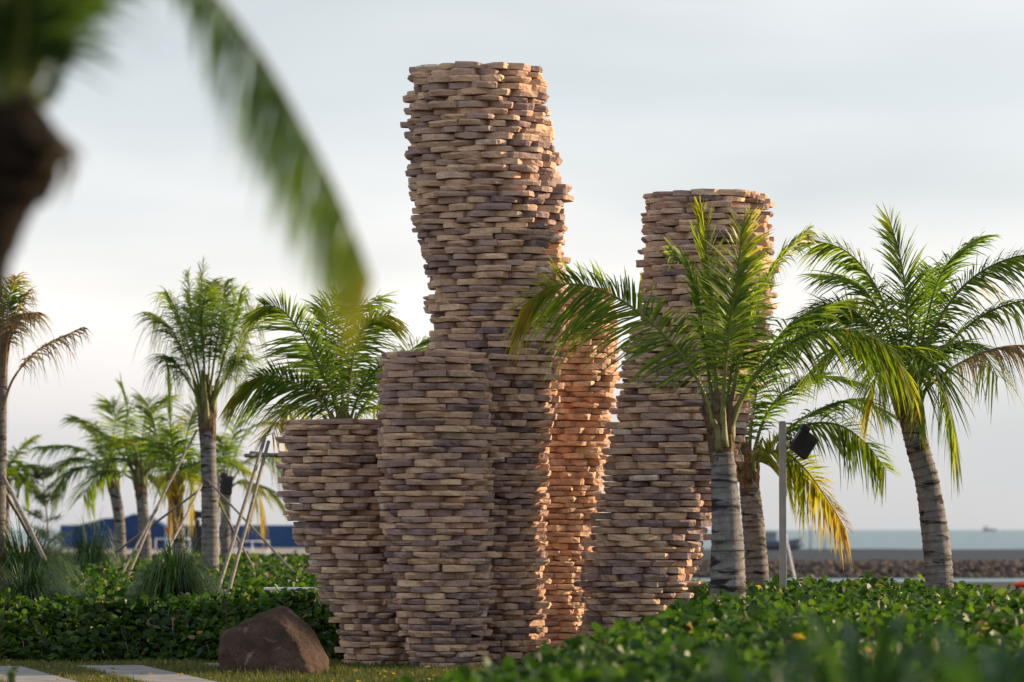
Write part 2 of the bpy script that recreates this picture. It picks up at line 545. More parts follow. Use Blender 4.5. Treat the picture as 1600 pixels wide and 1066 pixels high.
SLAB_BOX = (-3.4, -2.35, 49.2, 50.6)
def h_right(x, y):
    # distance to the left edge, a line from (-0.15, 20) to (1.75, 38), then round the sculpture's foot
    ex = np.where(y < 38, -0.75 + (y - 20) * (2.35 / 18), 1.60 + (y - 38) * 0.10)
    ex = np.where(y > 43.5, 2.16 - (y - 43.5) * 0.35, ex)
    ex = ex + 0.12 * np.sin(y * 1.7) + 0.06 * np.sin(y * 4.3)
    h = 0.78 * sstep(-0.25, 0.6, x - ex)
    h = h * (1 - sstep(49.0, 51.5, y)) * sstep(10.5, 11.5, y)
    h = h * (1 - 0.45 * sstep(5.0, 6.6, x) * sstep(33, 42, y))
    h = h * (1 - 0.10 * (1 - sstep(18, 34, y)))
    return h * (1 + 0.03 * fbm2(x * 1.3, y * 0.9, 0.3) + 0.035 * fbm2(x * 6.1, y * 5.3, 0.9) + 0.04 * fbm2(x * 2.7, y * 2.1, 1.7))

def h_left(x, y):
    front = 43.0 + 0.26 * np.sin(x * 1.1 + .5) + 0.16 * np.sin(x * 2.6) + 0.09 * np.sin(x * 5.7 + 1)
    front = np.where(x > -2.6, front + sstep(-2.6, -1.0, x) * 2.6, front)
    h = (0.66 + 0.14 * sstep(46, 64, y)) * sstep(0.0, 1.6, y - front) ** 0.55
    h = h * (1 - sstep(94, 99, y))
    h = h * (1 - sstep(0.3, 1.5, x - (y - 45) * 0.03))
    mask = sstep(SLAB_BOX[0] - .35, SLAB_BOX[0], x) * (1 - sstep(SLAB_BOX[1], SLAB_BOX[1] + .35, x)) * sstep(SLAB_BOX[2] - .6, SLAB_BOX[2], y) * (1 - sstep(SLAB_BOX[3], SLAB_BOX[3] + .4, y))
    h = h * (1 - 0.33 * mask)
    return h * (1 + 0.035 * fbm2(x * 0.9, y * 0.55, 1.1) + 0.05 * fbm2(x * 3.3, y * 2.9, 0.2) + 0.03 * fbm2(x * 8.3, y * 7.7, 1.2))

LEAF_V = np.array([[0, 0, 0], [-.40, .25, .07], [-.46, .62, .10], [-.2, .95, .05], [0, .88, 0], [.2, .95, .05], [.46, .62, .10], [.40, .25, .07], [0, .5, -.02]])
LEAF_F = np.array([[0, 8, 1], [1, 8, 2], [2, 8, 3], [3, 8, 4], [4, 8, 5], [5, 8, 6], [6, 8, 7], [7, 8, 0]])
def scatter_leaves(hf, xr, yr, n_try, size, depth=0.16, seed=1, half_margin=1.2):
    g = np.random.default_rng(seed)
    x = g.uniform(xr[0], xr[1], n_try); y = g.uniform(yr[0], yr[1], n_try)
    keep = np.abs(x) < y * 0.1335 + half_margin
    x, y = x[keep], y[keep]
    e = 0.04
    h = hf(x, y)
    hx = (hf(x + e, y) - hf(x - e, y)) / (2 * e); hy = (hf(x, y + e) - hf(x, y - e)) / (2 * e)
    area = np.sqrt(1 + hx ** 2 + hy ** 2)
    keep = (h > 0.06) & (g.random(len(x)) < area / 4.0)
    x, y, h, hx, hy = x[keep], y[keep], h[keep], hx[keep], hy[keep]
    N = len(x)
    nrm = np.stack([-hx, -hy, np.ones(N)], 1); nrm /= np.linalg.norm(nrm, axis=1)[:, None]
    dep = g.random(N) ** 1.5 * depth - 0.045 * (g.random(N) < 0.18) * g.random(N) * 2
    pos = np.stack([x, y, h], 1) - nrm * dep[:, None]
    pos[:, 2] = np.maximum(pos[:, 2], 0.02)
    # leaf frame
    up = nrm * 0.55 + np.array([0, 0, 0.45]) + g.normal(0, 0.60, (N, 3))
    up /= np.linalg.norm(up, axis=1)[:, None]
    d = g.normal(0, 1, (N, 3)); d -= up * (d * up).sum(1)[:, None]; d /= np.linalg.norm(d, axis=1)[:, None]
    s = np.cross(d, up)
    sz = size * (0.42 + 0.85 * g.beta(2.2, 1.6, N))
    if callable(size): pass
    fold = g.uniform(0.3, 2.6, N)
    L = LEAF_V
    V = (pos[:, None, :] + sz[:, None, None] * (s[:, None, :] * L[None, :, 0:1] + d[:, None, :] * L[None, :, 1:2]
         + up[:, None, :] * (L[None, :, 2:3] * fold[:, None, None])))
    F = LEAF_F[None] + (np.arange(N) * len(L))[:, None, None]
    tone = np.clip(g.beta(2.0, 2.9, N) * 0.9 + 0.08 * fbm2(x * 1.1, y * .8, 2.2), 0, 0.95)
    odd = g.random(N) < 0.015
    tone[odd] = g.uniform(0.965, 1.0, odd.sum())
    return V.reshape(-1, 3), F.reshape(-1, 3), np.repeat(tone, len(L))

def blades(x, y, z, hgt, wid, lean, g, segs=2, droop=0.25):
    N = len(x)
    az = g.uniform(0, 2 * np.pi, N)
    dirx, diry = np.cos(az), np.sin(az)
    wx, wy = -diry, dirx
    ln = g.uniform(0.1, 1.0, N) * lean
    Vs = []
    ts = np.linspace(0, 1, segs + 1)
    for t in ts:
        cx = x + dirx * ln * hgt * t ** 1.6
        cy = y + diry * ln * hgt * t ** 1.6
        cz = z + hgt * (t - droop * t * t * ln)
        wd = wid * (1 - t) ** 0.7 * 0.5 + 0.0006
        Vs.append(np.stack([cx - wx * wd, cy - wy * wd, cz], 1)); Vs.append(np.stack([cx + wx * wd, cy + wy * wd, cz], 1))
    V = np.stack(Vs, 1)
    k = V.shape[1]
    q = np.array([[2 * i, 2 * i + 1, 2 * i + 3, 2 * i + 2] for i in range(segs)])
    F = q[None] + (np.arange(N) * k)[:, None, None]
    return V.reshape(-1, 3), F.reshape(-1, 4), k

def mound(name, hf, xr, yr, step, drop):
    xs = np.arange(xr[0], xr[1], step); ys = np.arange(yr[0], yr[1], step * 1.5)
    X, Y = np.meshgrid(xs, ys)
    Z = np.maximum(hf(X, Y) - drop, -0.05)
    nx = len(xs)
    i = np.arange(len(ys) - 1)[:, None] * nx + np.arange(nx - 1)[None, :]
    F = np.stack([i, i + 1, i + nx + 1, i + nx], -1).reshape(-1, 4)
    return np_mesh(name, np.stack([X, Y, Z], -1).reshape(-1, 3), F, M['soil'], smooth=True)

def ground_cover(label, hf, zones, xr, yr, step, seed):
    Vs, Fs, Ts, base = [], [], [], 0
    for k, (zx, zy, n, size, dep) in enumerate(zones):
        V, F, t = scatter_leaves(hf, zx, zy, n, size, dep, seed + k)
        Vs.append(V); Fs.append(F + base); Ts.append(t); base += len(V)
    o = link('beach_vine', np_mesh('beach_vine', np.vstack(Vs), np.vstack(Fs), M['vine'], {'tone': np.concatenate(Ts)}))
    tag(o, label, 'ground cover', kind='stuff')
    g = np.random.default_rng(seed + 77)
    n = 7000
    x = g.uniform(zones[0][0][0], zones[0][0][1], n); y = g.uniform(zones[0][1][0], zones[1][1][1], n)
    h = hf(x, y); k_ = (h > .1) & (np.abs(x) < y * .1335 + .8); x, y, h = x[k_], y[k_], h[k_]
    V, F, kk = blades(x, y, h * g.uniform(.1, .85, len(x)), g.uniform(.12, .32, len(x)), 0.011, 1.6, g, 3, .3)
    st = link('stems', np_mesh('stems', V, F, M['wood']), o); st['kind'] = 'stuff'
    s = link('stem_mat', mound('stem_mat', hf, xr, yr, step, 0.17), o)
    s['kind'] = 'stuff'
    return o

ground_cover('low mass of glossy green beach vine filling the right foreground', h_right,
             [((-1.2, 4.2), (11, 24), 60000, 0.095, 0.18), ((-0.5, 7.5), (24, 40), 160000, 0.097, 0.18), ((0.5, 8.2), (40, 52), 112000, 0.098, 0.17)],
             (-1.5, 8.5), (10, 52), 0.2, 11)
ground_cover('broad bed of green beach vine behind the boulder on the left', h_left,
             [((-8.5, 1.0), (42.3, 47), 150000, 0.098, 0.20), ((-9.5, 1.5), (47, 62), 150000, 0.105, 0.14), ((-14, 3.0), (62, 99), 150000, 0.135, 0.13)],
             (-16, 4), (42, 99.5), 0.3, 21)

# ------------------------------------------------------------------ lawn and paving
slabs_xy = []
def slab_quad(k):
    # long stepping slabs crossing the lawn obliquely; k counts them from the boulder leftwards
    ax, ay = 0.26, -0.966
    x0 = -3.98 - k * 1.32
    return ax, ay, x0
path = empty('path', (0, 0, 0))
tag(path, kind='structure')
for k, (x0, w, ya, yb) in enumerate([(-2.72, 0.72, 42.4, 41.55), (-4.0, 0.74, 41.75, 36.2), (-5.28, 0.74, 41.5, 36.0), (-6.56, 0.74, 41.3, 36.0), (-2.45, 0.74, 36.0, 33.0)]):
    ax = 0.257
    pts = [(x0 - w, ya), (x0, ya), (x0 + (ya - yb) * ax, yb), (x0 - w + (ya - yb) * ax, yb)]
    cx = sum(p[0] for p in pts) / 4; cy = sum(p[1] for p in pts) / 4
    bm = bmesh.new()
    vb = [bm.verts.new((p[0] - cx, p[1] - cy, -0.05)) for p in pts]
    vt = [bm.verts.new((p[0] - cx, p[1] - cy, 0.035)) for p in pts]
    bm.faces.new(vb[::-1]); bm.faces.new(vt)
    for i in range(4):
        bm.faces.new((vb[i], vb[(i + 1) % 4], vt[(i + 1) % 4], vt[i]))
    bmesh.ops.bevel(bm, geom=[e for e in bm.edges if e.verts[0].co.z > 0 and e.verts[1].co.z > 0], offset=0.012, segments=2, affect='EDGES')
    link('paving_slab', bm_mesh('paving_slab', bm, M['slab']), path, (cx, cy, 0))
    slabs_xy.append((x0, w, ya, yb, ax))

def in_slab(x, y):
    m = np.zeros_like(x, dtype=bool)
    for x0, w, ya, yb, ax in slabs_xy:
        s = (ya - y) * ax
        m |= (y < ya - 0.03) & (y > yb) & (x > x0 - w + s + 0.03) & (x < x0 + s - 0.03)
    return m

def lawn():
    g = np.random.default_rng(5)
    N = 60000
    x = g.uniform(-7.5, 1.2, N); y = g.uniform(36.0, 43.2, N)
    m = ~in_slab(x, y)
    x, y = x[m], y[m]
    dens = 0.5 + 0.5 * np.sin(x * 3.1 + 1) * np.sin(y * 2.7)
    h = g.uniform(0.03, 0.085, len(x)) * (0.7 + 0.5 * dens)
    bd = np.hypot((x + 2.46) / .75, (y - 39.85) / .62)
    h = h * (1 + 1.1 * np.clip(1.35 - bd, 0, .6))
    V, F, k = blades(x, y, np.zeros_like(x), h, 0.010, 0.9, g, 2)
    tone = np.clip(g.beta(1.6, 2.2, len(x)) * 0.75 + 0.35 * (sstep(-2.0, -4.5, x)) * g.random(len(x)), 0, 1)
    o = link('lawn', np_mesh('lawn', V, F, M['lawn'], {'tone': np.repeat(tone, k)}))
    tag(o, 'short patchy lawn around the paving slabs and boulder', 'grass', kind='stuff')
lawn()
def fallen():
    g = np.random.default_rng(9)
    N = 130
    x = g.uniform(-6.5, 0.8, N); y = g.uniform(36.5, 42.8, N)
    L_ = LEAF_V.copy(); L_[:, 2] *= 2.5
    a = g.uniform(0, 6.28, N); sz = g.uniform(.03, .075, N)
    X = x[:, None] + sz[:, None] * (np.cos(a)[:, None] * L_[None, :, 0] - np.sin(a)[:, None] * L_[None, :, 1])
    Y = y[:, None] + sz[:, None] * (np.sin(a)[:, None] * L_[None, :, 0] + np.cos(a)[:, None] * L_[None, :, 1])
    Z = 0.042 + sz[:, None] * (L_[None, :, 2] + .25 * L_[None, :, 1])
    V = np.stack([X, Y, Z], -1).reshape(-1, 3)
    F = (LEAF_F[None] + (np.arange(N) * len(L_))[:, None, None]).reshape(-1, 3)
    o = link('fallen_leaves', np_mesh('fallen_leaves', V, F, M['vine'], {'tone': np.repeat(g.uniform(.965, 1, N), len(L_))}))
    tag(o, 'dry fallen leaves scattered over the lawn and slabs', 'leaf litter', kind='stuff')
fallen()

# ------------------------------------------------------------------ boulder
def boulder():
    d = 39.8
    pts = [(341, 990, 0), (346, 1056, -.15), (398, 964, -.1), (438, 945, .1), (450, 948, .25), (478, 975, .05), (500, 1000, 0), (517, 1030, .1), (514, 1040, -.1),
           (420, 1060, -.44), (490, 1049, -.40), (464, 1000, -.27), (443, 964, -.10), (352, 994, -.16), (346, 1050, -.25), (352, 1050, .45), (350, 1000, .5), (430, 960, .6), (500, 1040, .55), (470, 985, .5)]
    c = P(430, 1053, d); c.z = 0
    bm = bmesh.new()
    for px, py, dd in pts:
        v = P(px, py, d) + Vector((0, dd, 0))
        bm.verts.new(v - c)
    for v in list(bm.verts):
        if v.co.z < 0.12: bm.verts.new((v.co.x * 0.97, v.co.y * 0.97, -0.15))
    r = bmesh.ops.convex_hull(bm, input=bm.verts)
    junk = list({g for g in r['geom_interior'] + r['geom_unused'] if isinstance(g, bmesh.types.BMVert)})
    bmesh.ops.delete(bm, geom=junk, context='VERTS')
    bmesh.ops.bevel(bm, geom=list(bm.edges), offset=0.035, segments=3, affect='EDGES', profile=0.5)
    bmesh.ops.triangulate(bm, faces=bm.faces)
    for _ in range(4):
        es = [e for e in bm.edges if e.calc_length() > 0.03]
        bmesh.ops.subdivide_edges(bm, edges=es, cuts=1)
        bmesh.ops.triangulate(bm, faces=bm.faces)
    bmesh.ops.remove_doubles(bm, verts=bm.verts, dist=0.002)
    bm.normal_update()
    for v in bm.verts:
        n = mnoise.noise(v.co * 2.3) * 0.03 + mnoise.noise(v.co * 6.0) * 0.022 + mnoise.noise(v.co * 15.0) * 0.010 - 0.012 * max(0, mnoise.noise(v.co * 28.0))
        v.co += v.normal * n
    o = link('boulder', bm_mesh('boulder', bm, M['boulder'], True), None, c)
    tag(o, 'angular brown boulder with pale lichen flecks lying on the grass', 'boulder')
boulder()

# ------------------------------------------------------------------ stone columns
PITCH_C = 0.0700
def interp(tab, y):
    ys = [t[0] for t in tab]
    return (np.interp(y, ys, [t[1] for t in tab]), np.interp(y, ys, [t[2] for t in tab]))

columns = {
 'tall': dict(d=43.0, base=1038, tab=[(107, 650, 840), (122, 642, 850), (150, 640, 852), (200, 640, 862), (250, 640, 871), (300, 642, 880), (320, 646, 880), (350, 652, 881),
        (400, 659, 882), (430, 667, 884), (450, 671, 884), (520, 673, 881), (550, 671, 881), (580, 668, 877), (620, 667, 867), (700, 667, 860), (760, 668, 855), (850, 672, 851), (950, 676, 852), (1040, 676, 853)],
        label='tallest stacked stone column, rising behind the middle of the group', mean=0.35),
 'front': dict(d=41.7, base=1044, tab=[(551, 590, 757), (575, 592, 765), (720, 594, 770), (800, 596, 770), (850, 600, 769), (900, 610, 768), (950, 618, 765), (1000, 633, 760), (1046, 638, 757)],
        label='mid-height stacked stone column standing foremost, between the urn-shaped and tallest ones', mean=0.35),
 'left': dict(d=42.7, base=1039, tab=[(657, 444, 642), (690, 440, 646), (740, 438, 648), (775, 442, 650), (800, 449, 655), (830, 461, 660), (850, 472, 664), (870, 482, 668), (900, 494, 674), (930, 508, 680), (960, 522, 684), (990, 530, 686), (1041, 535, 686)],
        label='short urn-shaped stacked stone column at the left, beside the boulder', mean=0.35),
 'right': dict(d=42.5, base=1040, tab=[(303, 1012, 1203), (350, 1006, 1207), (430, 1003, 1209), (480, 1000, 1205), (520, 988, 1197), (560, 979, 1190), (600, 971, 1182), (650, 958, 1174), (700, 946, 1158), (750, 940, 1140), (800, 930, 1118),
        (850, 919, 1103), (900, 911, 1086), (950, 911, 1074), (1000, 913, 1066), (1042, 915, 1062)],
        label='stacked stone column at the right, behind the sunlit palm fronds', mean=0.35),
 'rear': dict(d=44.7, base=1029, tab=[(451, 838, 954), (500, 838, 962), (560, 838, 967), (600, 838, 966), (650, 836, 957), (720, 830, 948), (800, 822, 938), (900, 812, 922), (1031, 806, 914)],
        label='orange-glowing stacked stone column set back between the tallest and right ones', mean=0.32),
}
front_of = {'tall': ['front'], 'left': ['front'], 'rear': ['tall', 'right'], 'front': [], 'right': []}

def stone_arrays(L, D, h, r):
    """Rough-split slab, long side along x, bulging face towards +y; under 50 triangles."""
    def end():
        if r.random() < 0.26: return r.uniform(.03, .07) * L, r.uniform(.006, .03), 0.0       # square-cut end
        e = r.uniform(.20, .34) * L
        return e, min(.17, e * r.uniform(.85, 1.7)), r.uniform(.4, 1.15)
    e1, c1, k1 = end()
    e2, c2, k2 = end()
    bul = r.uniform(.0, .028)
    m1, m2 = (-L / 2 + e1) * r.uniform(.25, .55), (L / 2 - e2) * r.uniform(.25, .55)
    plan = [(-L / 2, -D), (-L / 2, -D * 0.72), (-L / 2 + r.uniform(0, .015), -c1), (-L / 2 + e1, r.uniform(-.006, .003)), (m1, bul + r.uniform(-.004, .005)), (m2, bul + r.uniform(-.004, .005)),
            (L / 2 - e2, r.uniform(-.006, .003)), (L / 2 - r.uniform(0, .015), -c2), (L / 2, -D * 0.72), (L / 2, -D)]
    kk = [0, 0, k1, k1 * .45, 0, 0, k2 * .45, k2, 0, 0]
    bot = r.choice([r.uniform(0, .010), r.uniform(0.004, 0.03), r.uniform(.01, .05)])
    top = r.uniform(0.0, 0.009)
    sag = r.choice([0, 0, r.uniform(0.0, 0.35)]) * h
    zm = r.uniform(0.5, 0.72)
    V = []
    zt = r.gauss(0, 0.004)
    for lv in (0, 1, 2):
        for i, (x, y) in enumerate(plan):
            fr = 2 <= i <= 7
            x2, y2 = x, y
            z = (0.0, h * zm, h)[lv]
            if fr:
                x2 = x + r.uniform(-.006, .006)
                if lv == 0:
                    y2 = y - bot * r.uniform(.6, 1.4)
                    z = kk[i] * (sag + .07 * h) + r.uniform(0, .005)
                    if i in (2, 7): x2 *= 1 - .02 * kk[i]
                elif lv == 2:
                    y2 = y - top * r.uniform(.3, 1.5)
                    z = h - kk[i] * r.choice([0, .03, .18]) * r.uniform(.5, 1.2) * h - r.uniform(0, .005)
                else:
                    y2 = y + r.uniform(-.010, .008)
                    z = h * zm + r.uniform(-.08, .08) * h
            V.append((x2, y2, z + zt * (x / L) * 2))
    n = len(plan)
    F = []
    for a in (0, 1):
        for i in range(n):
            j = (i + 1) % n
            F.append((a * n + i, (a + 1) * n + i, (a + 1) * n + j, a * n + j))
    F.append(tuple(range(n))); F.append(tuple(2 * n + i for i in range(n))[::-1])
    return V, F

FLIP = []
def build_column(key):
    c = columns[key]
    r = random.Random(hash(key) % 1000 if False else {'tall': 1, 'front': 2, 'left': 3, 'right': 4, 'rear': 5}[key])
    d = c['d']
    tab = c['tab']
    ztop = P(800, tab[0][0], d).z
    n_c = int(round(ztop / PITCH_C))
    pitch = ztop / n_c
    root = empty('stone_column', (P((tab[-1][1] + tab[-1][2]) / 2, 800, d).x, d, 0))
    tag(root, c['label'], 'stone column', 'stacked stone columns of the sculpture')
    org = root.location.copy()
    stones = []
    prof = []
    phase0 = r.uniform(0, 6)
    rmean = sum((t[2] - t[1]) for t in tab) / len(tab) / 2 * d / FPX
    Nfix = max(7, int(round(2 * math.pi * rmean / c['mean'])))
    hs = [r.uniform(.82, 1.19) for _ in range(n_c)]
    hk = ztop / sum(hs)
    z0 = 0.0
    for k in range(n_c):
        z0 = sum(hs[:k]) * hk
        pitch = hs[k] * hk
        py = px_of((0, d, z0 + pitch / 2))[1]
        xl, xr = interp(tab, py)
        pxm = d / FPX / 1.0
        X0 = (xl - 800) * pxm; X1 = (xr - 800) * pxm
        cx, rad = (X0 + X1) / 2, (X1 - X0) / 2 - 0.018
        prof.append((z0, cx, rad))
        N = Nfix
        w = [r.uniform(0.85, 1.17) for _ in range(N)]
        tot = sum(w)
        ang = phase0 + (k % 2) * math.pi / N + r.uniform(-0.05, 0.05)
        if r.random() < 0.06: phase0 += r.uniform(-.2, .2)
        for i in range(N):
            da = w[i] / tot * 2 * math.pi
            th = ang + da / 2
            ang += da
            proj = r.gauss(0.004, 0.031) + (0.012 if k % 2 else -0.010) + (0.04 if r.random() < 0.09 else 0)
            L = 2 * rad * math.tan(min(da, 1.2) / 2) * r.uniform(0.92, 0.99)
            D = min(0.34, rad * 0.65)
            h = pitch * r.uniform(0.90, 0.998)
            V, F = stone_arrays(L, D, h, r)
            rr = rad + proj + 0.012 - L * L / (8 * rad) * 0.3
            yaw = th + math.pi / 2 * 0 + r.gauss(0, 0.11)
            # face direction: outward (cos th, sin th)
            ex = Vector((-math.sin(yaw), math.cos(yaw), 0)) * -1
            ey = Vector((math.cos(yaw), math.sin(yaw), 0))
            pos = Vector((cx + math.cos(th) * rr - org.x, math.sin(th) * rr, z0 + 0.001))
            # tint: mixture; rear column's bounced orange light is put into its stone colour
            t = r.random()
            if key in ('left', 'front'):
                tint = r.choice([r.uniform(0.0, 0.2), r.uniform(.1, .42), r.uniform(0.2, 0.5), r.uniform(.35, .62), r.uniform(.5, .9)])
            elif key == 'rear':
                tint = r.choice([r.uniform(.3, .6), r.uniform(.5, .75), r.uniform(.78, .9), r.uniform(.8, .9)])
            else:
                tint = r.choice([r.uniform(0, .25), r.uniform(.15, .45), r.uniform(.3, .6), r.uniform(.4, .75), r.uniform(.55, .92)])
            if r.random() < 0.015: tint = 0.95
            tint = min(0.999, max(0.001, tint))
            # score: how large it shows from the photograph's side
            wx, wy, wz = pos.x + org.x, pos.y + org.y, z0
            ppx, ppy = px_of((wx, wy, wz))
            face = -math.sin(th)
            score = max(0, face + 0.12) * L
            for o in front_of[key]:
                oc = columns[o]
                if ppy > oc['tab'][0][0]:
                    a, b = interp(oc['tab'], ppy)
                    if a + 8 < ppx < b - 8: score *= 0.02
            if key in ('right', 'rear') and ppy > 985: score *= 0.05
            stones.append((score, pos, ex, ey, V, F, tint))
    order = sorted(range(len(stones)), key=lambda i: -stones[i][0])
    chosen = set(order[:300])
    Vm, Fm, Tm, base = [], [], [], 0
    for i, (score, pos, ex, ey, V, F, tint) in enumerate(stones):
        tilt = r.gauss(0, 0.012)
        W = [ex * v[0] + ey * v[1] + Vector((0, 0, v[2] + v[1] * tilt)) for v in V]
        if i in chosen:
            me = py_mesh('stone', W, F, M['stone'], False, {'tint': [tint] * len(W)})
            link('stone', me, root, pos)
        else:
            Vm += [w + pos for w in W]; Fm += [tuple(q + base for q in f) for f in F]; Tm += [tint] * len(W)
            base += len(W)
    me = py_mesh('stone_mass', Vm, Fm, M['stone'], False, {'tint': Tm})
    o = link('stone_mass', me, root)
    o['kind'] = 'stuff'
    # filler added unseen inside the column, stops light leaking between the stones
    Vc, Fc = [], []
    sd_ = 20
    prof.append((ztop - 0.02, prof[-1][1], prof[-1][2]))
    for z0, cx, rad in prof:
        for j in range(sd_):
            a = 2 * math.pi * j / sd_
            Vc.append((cx - org.x + math.cos(a) * rad * 0.74, math.sin(a) * rad * 0.74, z0))
    for k in range(len(prof) - 1):
        for j in range(sd_):
            q = (j + 1) % sd_
            Fc.append((k * sd_ + j, k * sd_ + q, (k + 1) * sd_ + q, (k + 1) * sd_ + j))
    Fc.append(tuple((len(prof) - 1) * sd_ + j for j in range(sd_)))
    link('light_block_core', py_mesh('light_block_core', Vc, Fc, M['stone'], False, {'tint': [0.3] * len(Vc)}), root)
for key in ('front', 'left', 'tall', 'right', 'rear'):
    build_column(key)

# concrete pad under the sculpture
bm = bmesh.new()
pad = [(-1.95, 41.9), (-1.2, 41.05), (-.2, 41.1), (.75, 41.7), (1.5, 41.6), (2.2, 42.2), (2.2, 43.4), (1.2, 45.4), (.2, 45.4), (-.9, 44.0), (-1.9, 43.5)]
b0 = [bm.verts.new((x, y, -0.05)) for x, y in pad]; b1 = [bm.verts.new((x, y, 0.012)) for x, y in pad]
bm.faces.new(b0[::-1]); bm.faces.new(b1)
for i in range(len(pad)):
    j = (i + 1) % len(pad); bm.faces.new((b0[i], b0[j], b1[j], b1[i]))
tag(link('concrete_pad', bm_mesh('concrete_pad', bm, M['concrete'])), 'grey concrete footing under the stone columns', 'footing', kind='structure')

# ------------------------------------------------------------------ palms
UPV = Vector((0, 0, 1))
def frond(parent, org, pts, L=0.6, n=66, droop=0.35, tone=(0.2, 0.35), tip=0.35, start=0.2, wid=0.030, rib=0.028, roll=0.0, crown=None, up=0.12, ragged=0.10, outw=0.55, seed=0, fwd=(0.62, 1.32), dead=0.0):
    r = random.Random(seed * 7919 + 13)
    n = int(n * (1.75 if roll else 1.15))
    L *= 1.06
    wid *= 0.80
    n_s = 40
    C = catmull(pts, n_s)
    crown = crown or pts[0]
    tot = len(C) - 1
    Vs, Fs, Ts = [], [], []
    def frame(t):
        f = t * tot; k = min(int(f), tot - 1); a = f - k
        p = C[k].lerp(C[k + 1], a)
        T = (C[min(k + 2, tot)] - C[max(k - 1, 0)]).normalized()
        out = Vector((p.x - crown.x, p.y - crown.y, 0))
        if out.length < 1e-3: out = Vector((0.2, -1, 0))
        out.normalize()
        ref = UPV - out * outw
        U = ref - T * ref.dot(T)
        if U.length < 1e-3: U = out * -1
        U.normalize()
        S = T.cross(U).normalized()
        if roll:
            U2 = U * math.cos(roll) + S * math.sin(roll); S = T.cross(U2).normalized(); U = U2
        return p, T, U, S
    wob = r.uniform(7, 16)
    for side in (-1, 1):
        for i in range(n):
            if r.random() < ragged: continue
            q = min(1.0, max(0.0, (i + r.uniform(-.3, .3)) / n))
            t = start + (1 - start) * min(1, max(0, q))
            p, T, U, S = frame(min(t, 0.999))
            prof = min(1, 0.45 + 2.6 * q) * (1 - 0.45 * q ** 3)
            ln = L * prof * r.uniform(0.72, 1.10)
            if roll and (S * side).z > 0.25: ln *= 0.62
            ang = fwd[1] + (fwd[0] - fwd[1]) * q ** 0.8 + r.gauss(0, 0.09) + 0.12 * math.sin(q * wob + side)
            dv = S * side * math.sin(ang) + T * math.cos(ang) + U * (up + r.gauss(0, 0.07))
            dv.normalize()
            dr = droop * r.uniform(0.4, 1.8)
            wv = (T * 0.75 + U * r.uniform(0.2, 0.9)) ; wv = wv - dv * wv.dot(dv); wv.normalize()
            w = wid * (0.6 + 0.4 * prof) * r.uniform(0.8, 1.15)
            tn = r.uniform(*tone) + 0.04 + (tip - tone[0]) * max(0, q - 0.45) * 1.3
            if r.random() < dead: tn = r.uniform(0.7, 1.0)
            b = len(Vs)
            for s, ww in ((0, .55), (.25, 1.0), (.55, .9), (.82, .5), (1.0, .06)):
                c = p + dv * ln * s + Vector((0, 0, -1)) * ln * dr * s ** 2.1
                Vs.append(c - wv * w * ww * .5); Vs.append(c + wv * w * ww * .5)
                tt = tn + (0.10 * s ** 3 if tip > 0.45 else 0.04 * s ** 3)
                Ts += [min(1, max(0, tt))] * 2
            for s in range(4):
                Fs.append((b + 2 * s, b + 2 * s + 1, b + 2 * s + 3, b + 2 * s + 2))
    V = np.array([(v - org)[:] for v in Vs])
    o = link('frond', np_mesh('frond', V, np.array(Fs), M['frond'], {'tone': np.array(Ts)}), parent)
    rad = [rib * (1 - 0.93 * (i / tot) ** 0.75) * (1.25 - 0.25 * min(1, i / 6)) + 0.0015 for i in range(n_s)]
    TV, TF = tube_arrays([c - org for c in C], rad, 6)
    tn = [min(1, max(0, (0.15 if tip < 0.5 else 0.35) + 0.6 * max(0, (tip - 0.5)) + (tip > 0.85) * 0.4))] * len(TV)
    link('midrib', py_mesh('midrib', TV, TF, M['rib'], True, {'tone': tn}), o)
    return o

def trunk(parent, org, pts, radii, seed=0, ring=0.085, mat=None):
    length = sum((Vector(pts[i + 1]) - Vector(pts[i])).length for i in range(len(pts) - 1))
    n = max(30, int(length / ring) * 5)
    C = catmull(pts, n)
    r = random.Random(seed)
    rad, rg = [], []
    ph = r.random()
    acc = 0.0
    for i in range(n):
        t = i / (n - 1)
        base = np.interp(t, np.linspace(0, 1, len(radii)), radii)
        if i: acc += (C[i] - C[i - 1]).length
        s = (acc / ring + ph + 0.25 * math.sin(acc * 7)) % 1.0
        rg.append(s)
        rad.append(base * (1 + 0.065 * (1 - s) ** 2 + 0.02 * math.sin(acc * 5 + seed)))
    sides = 20
    V, F = tube_arrays([c - org for c in C], rad, sides, 0.026)
    me = py_mesh('trunk', V, F, mat or M['trunk'], True, {'ring': np.repeat(np.array(rg), sides)})
    return link('trunk', me, parent)

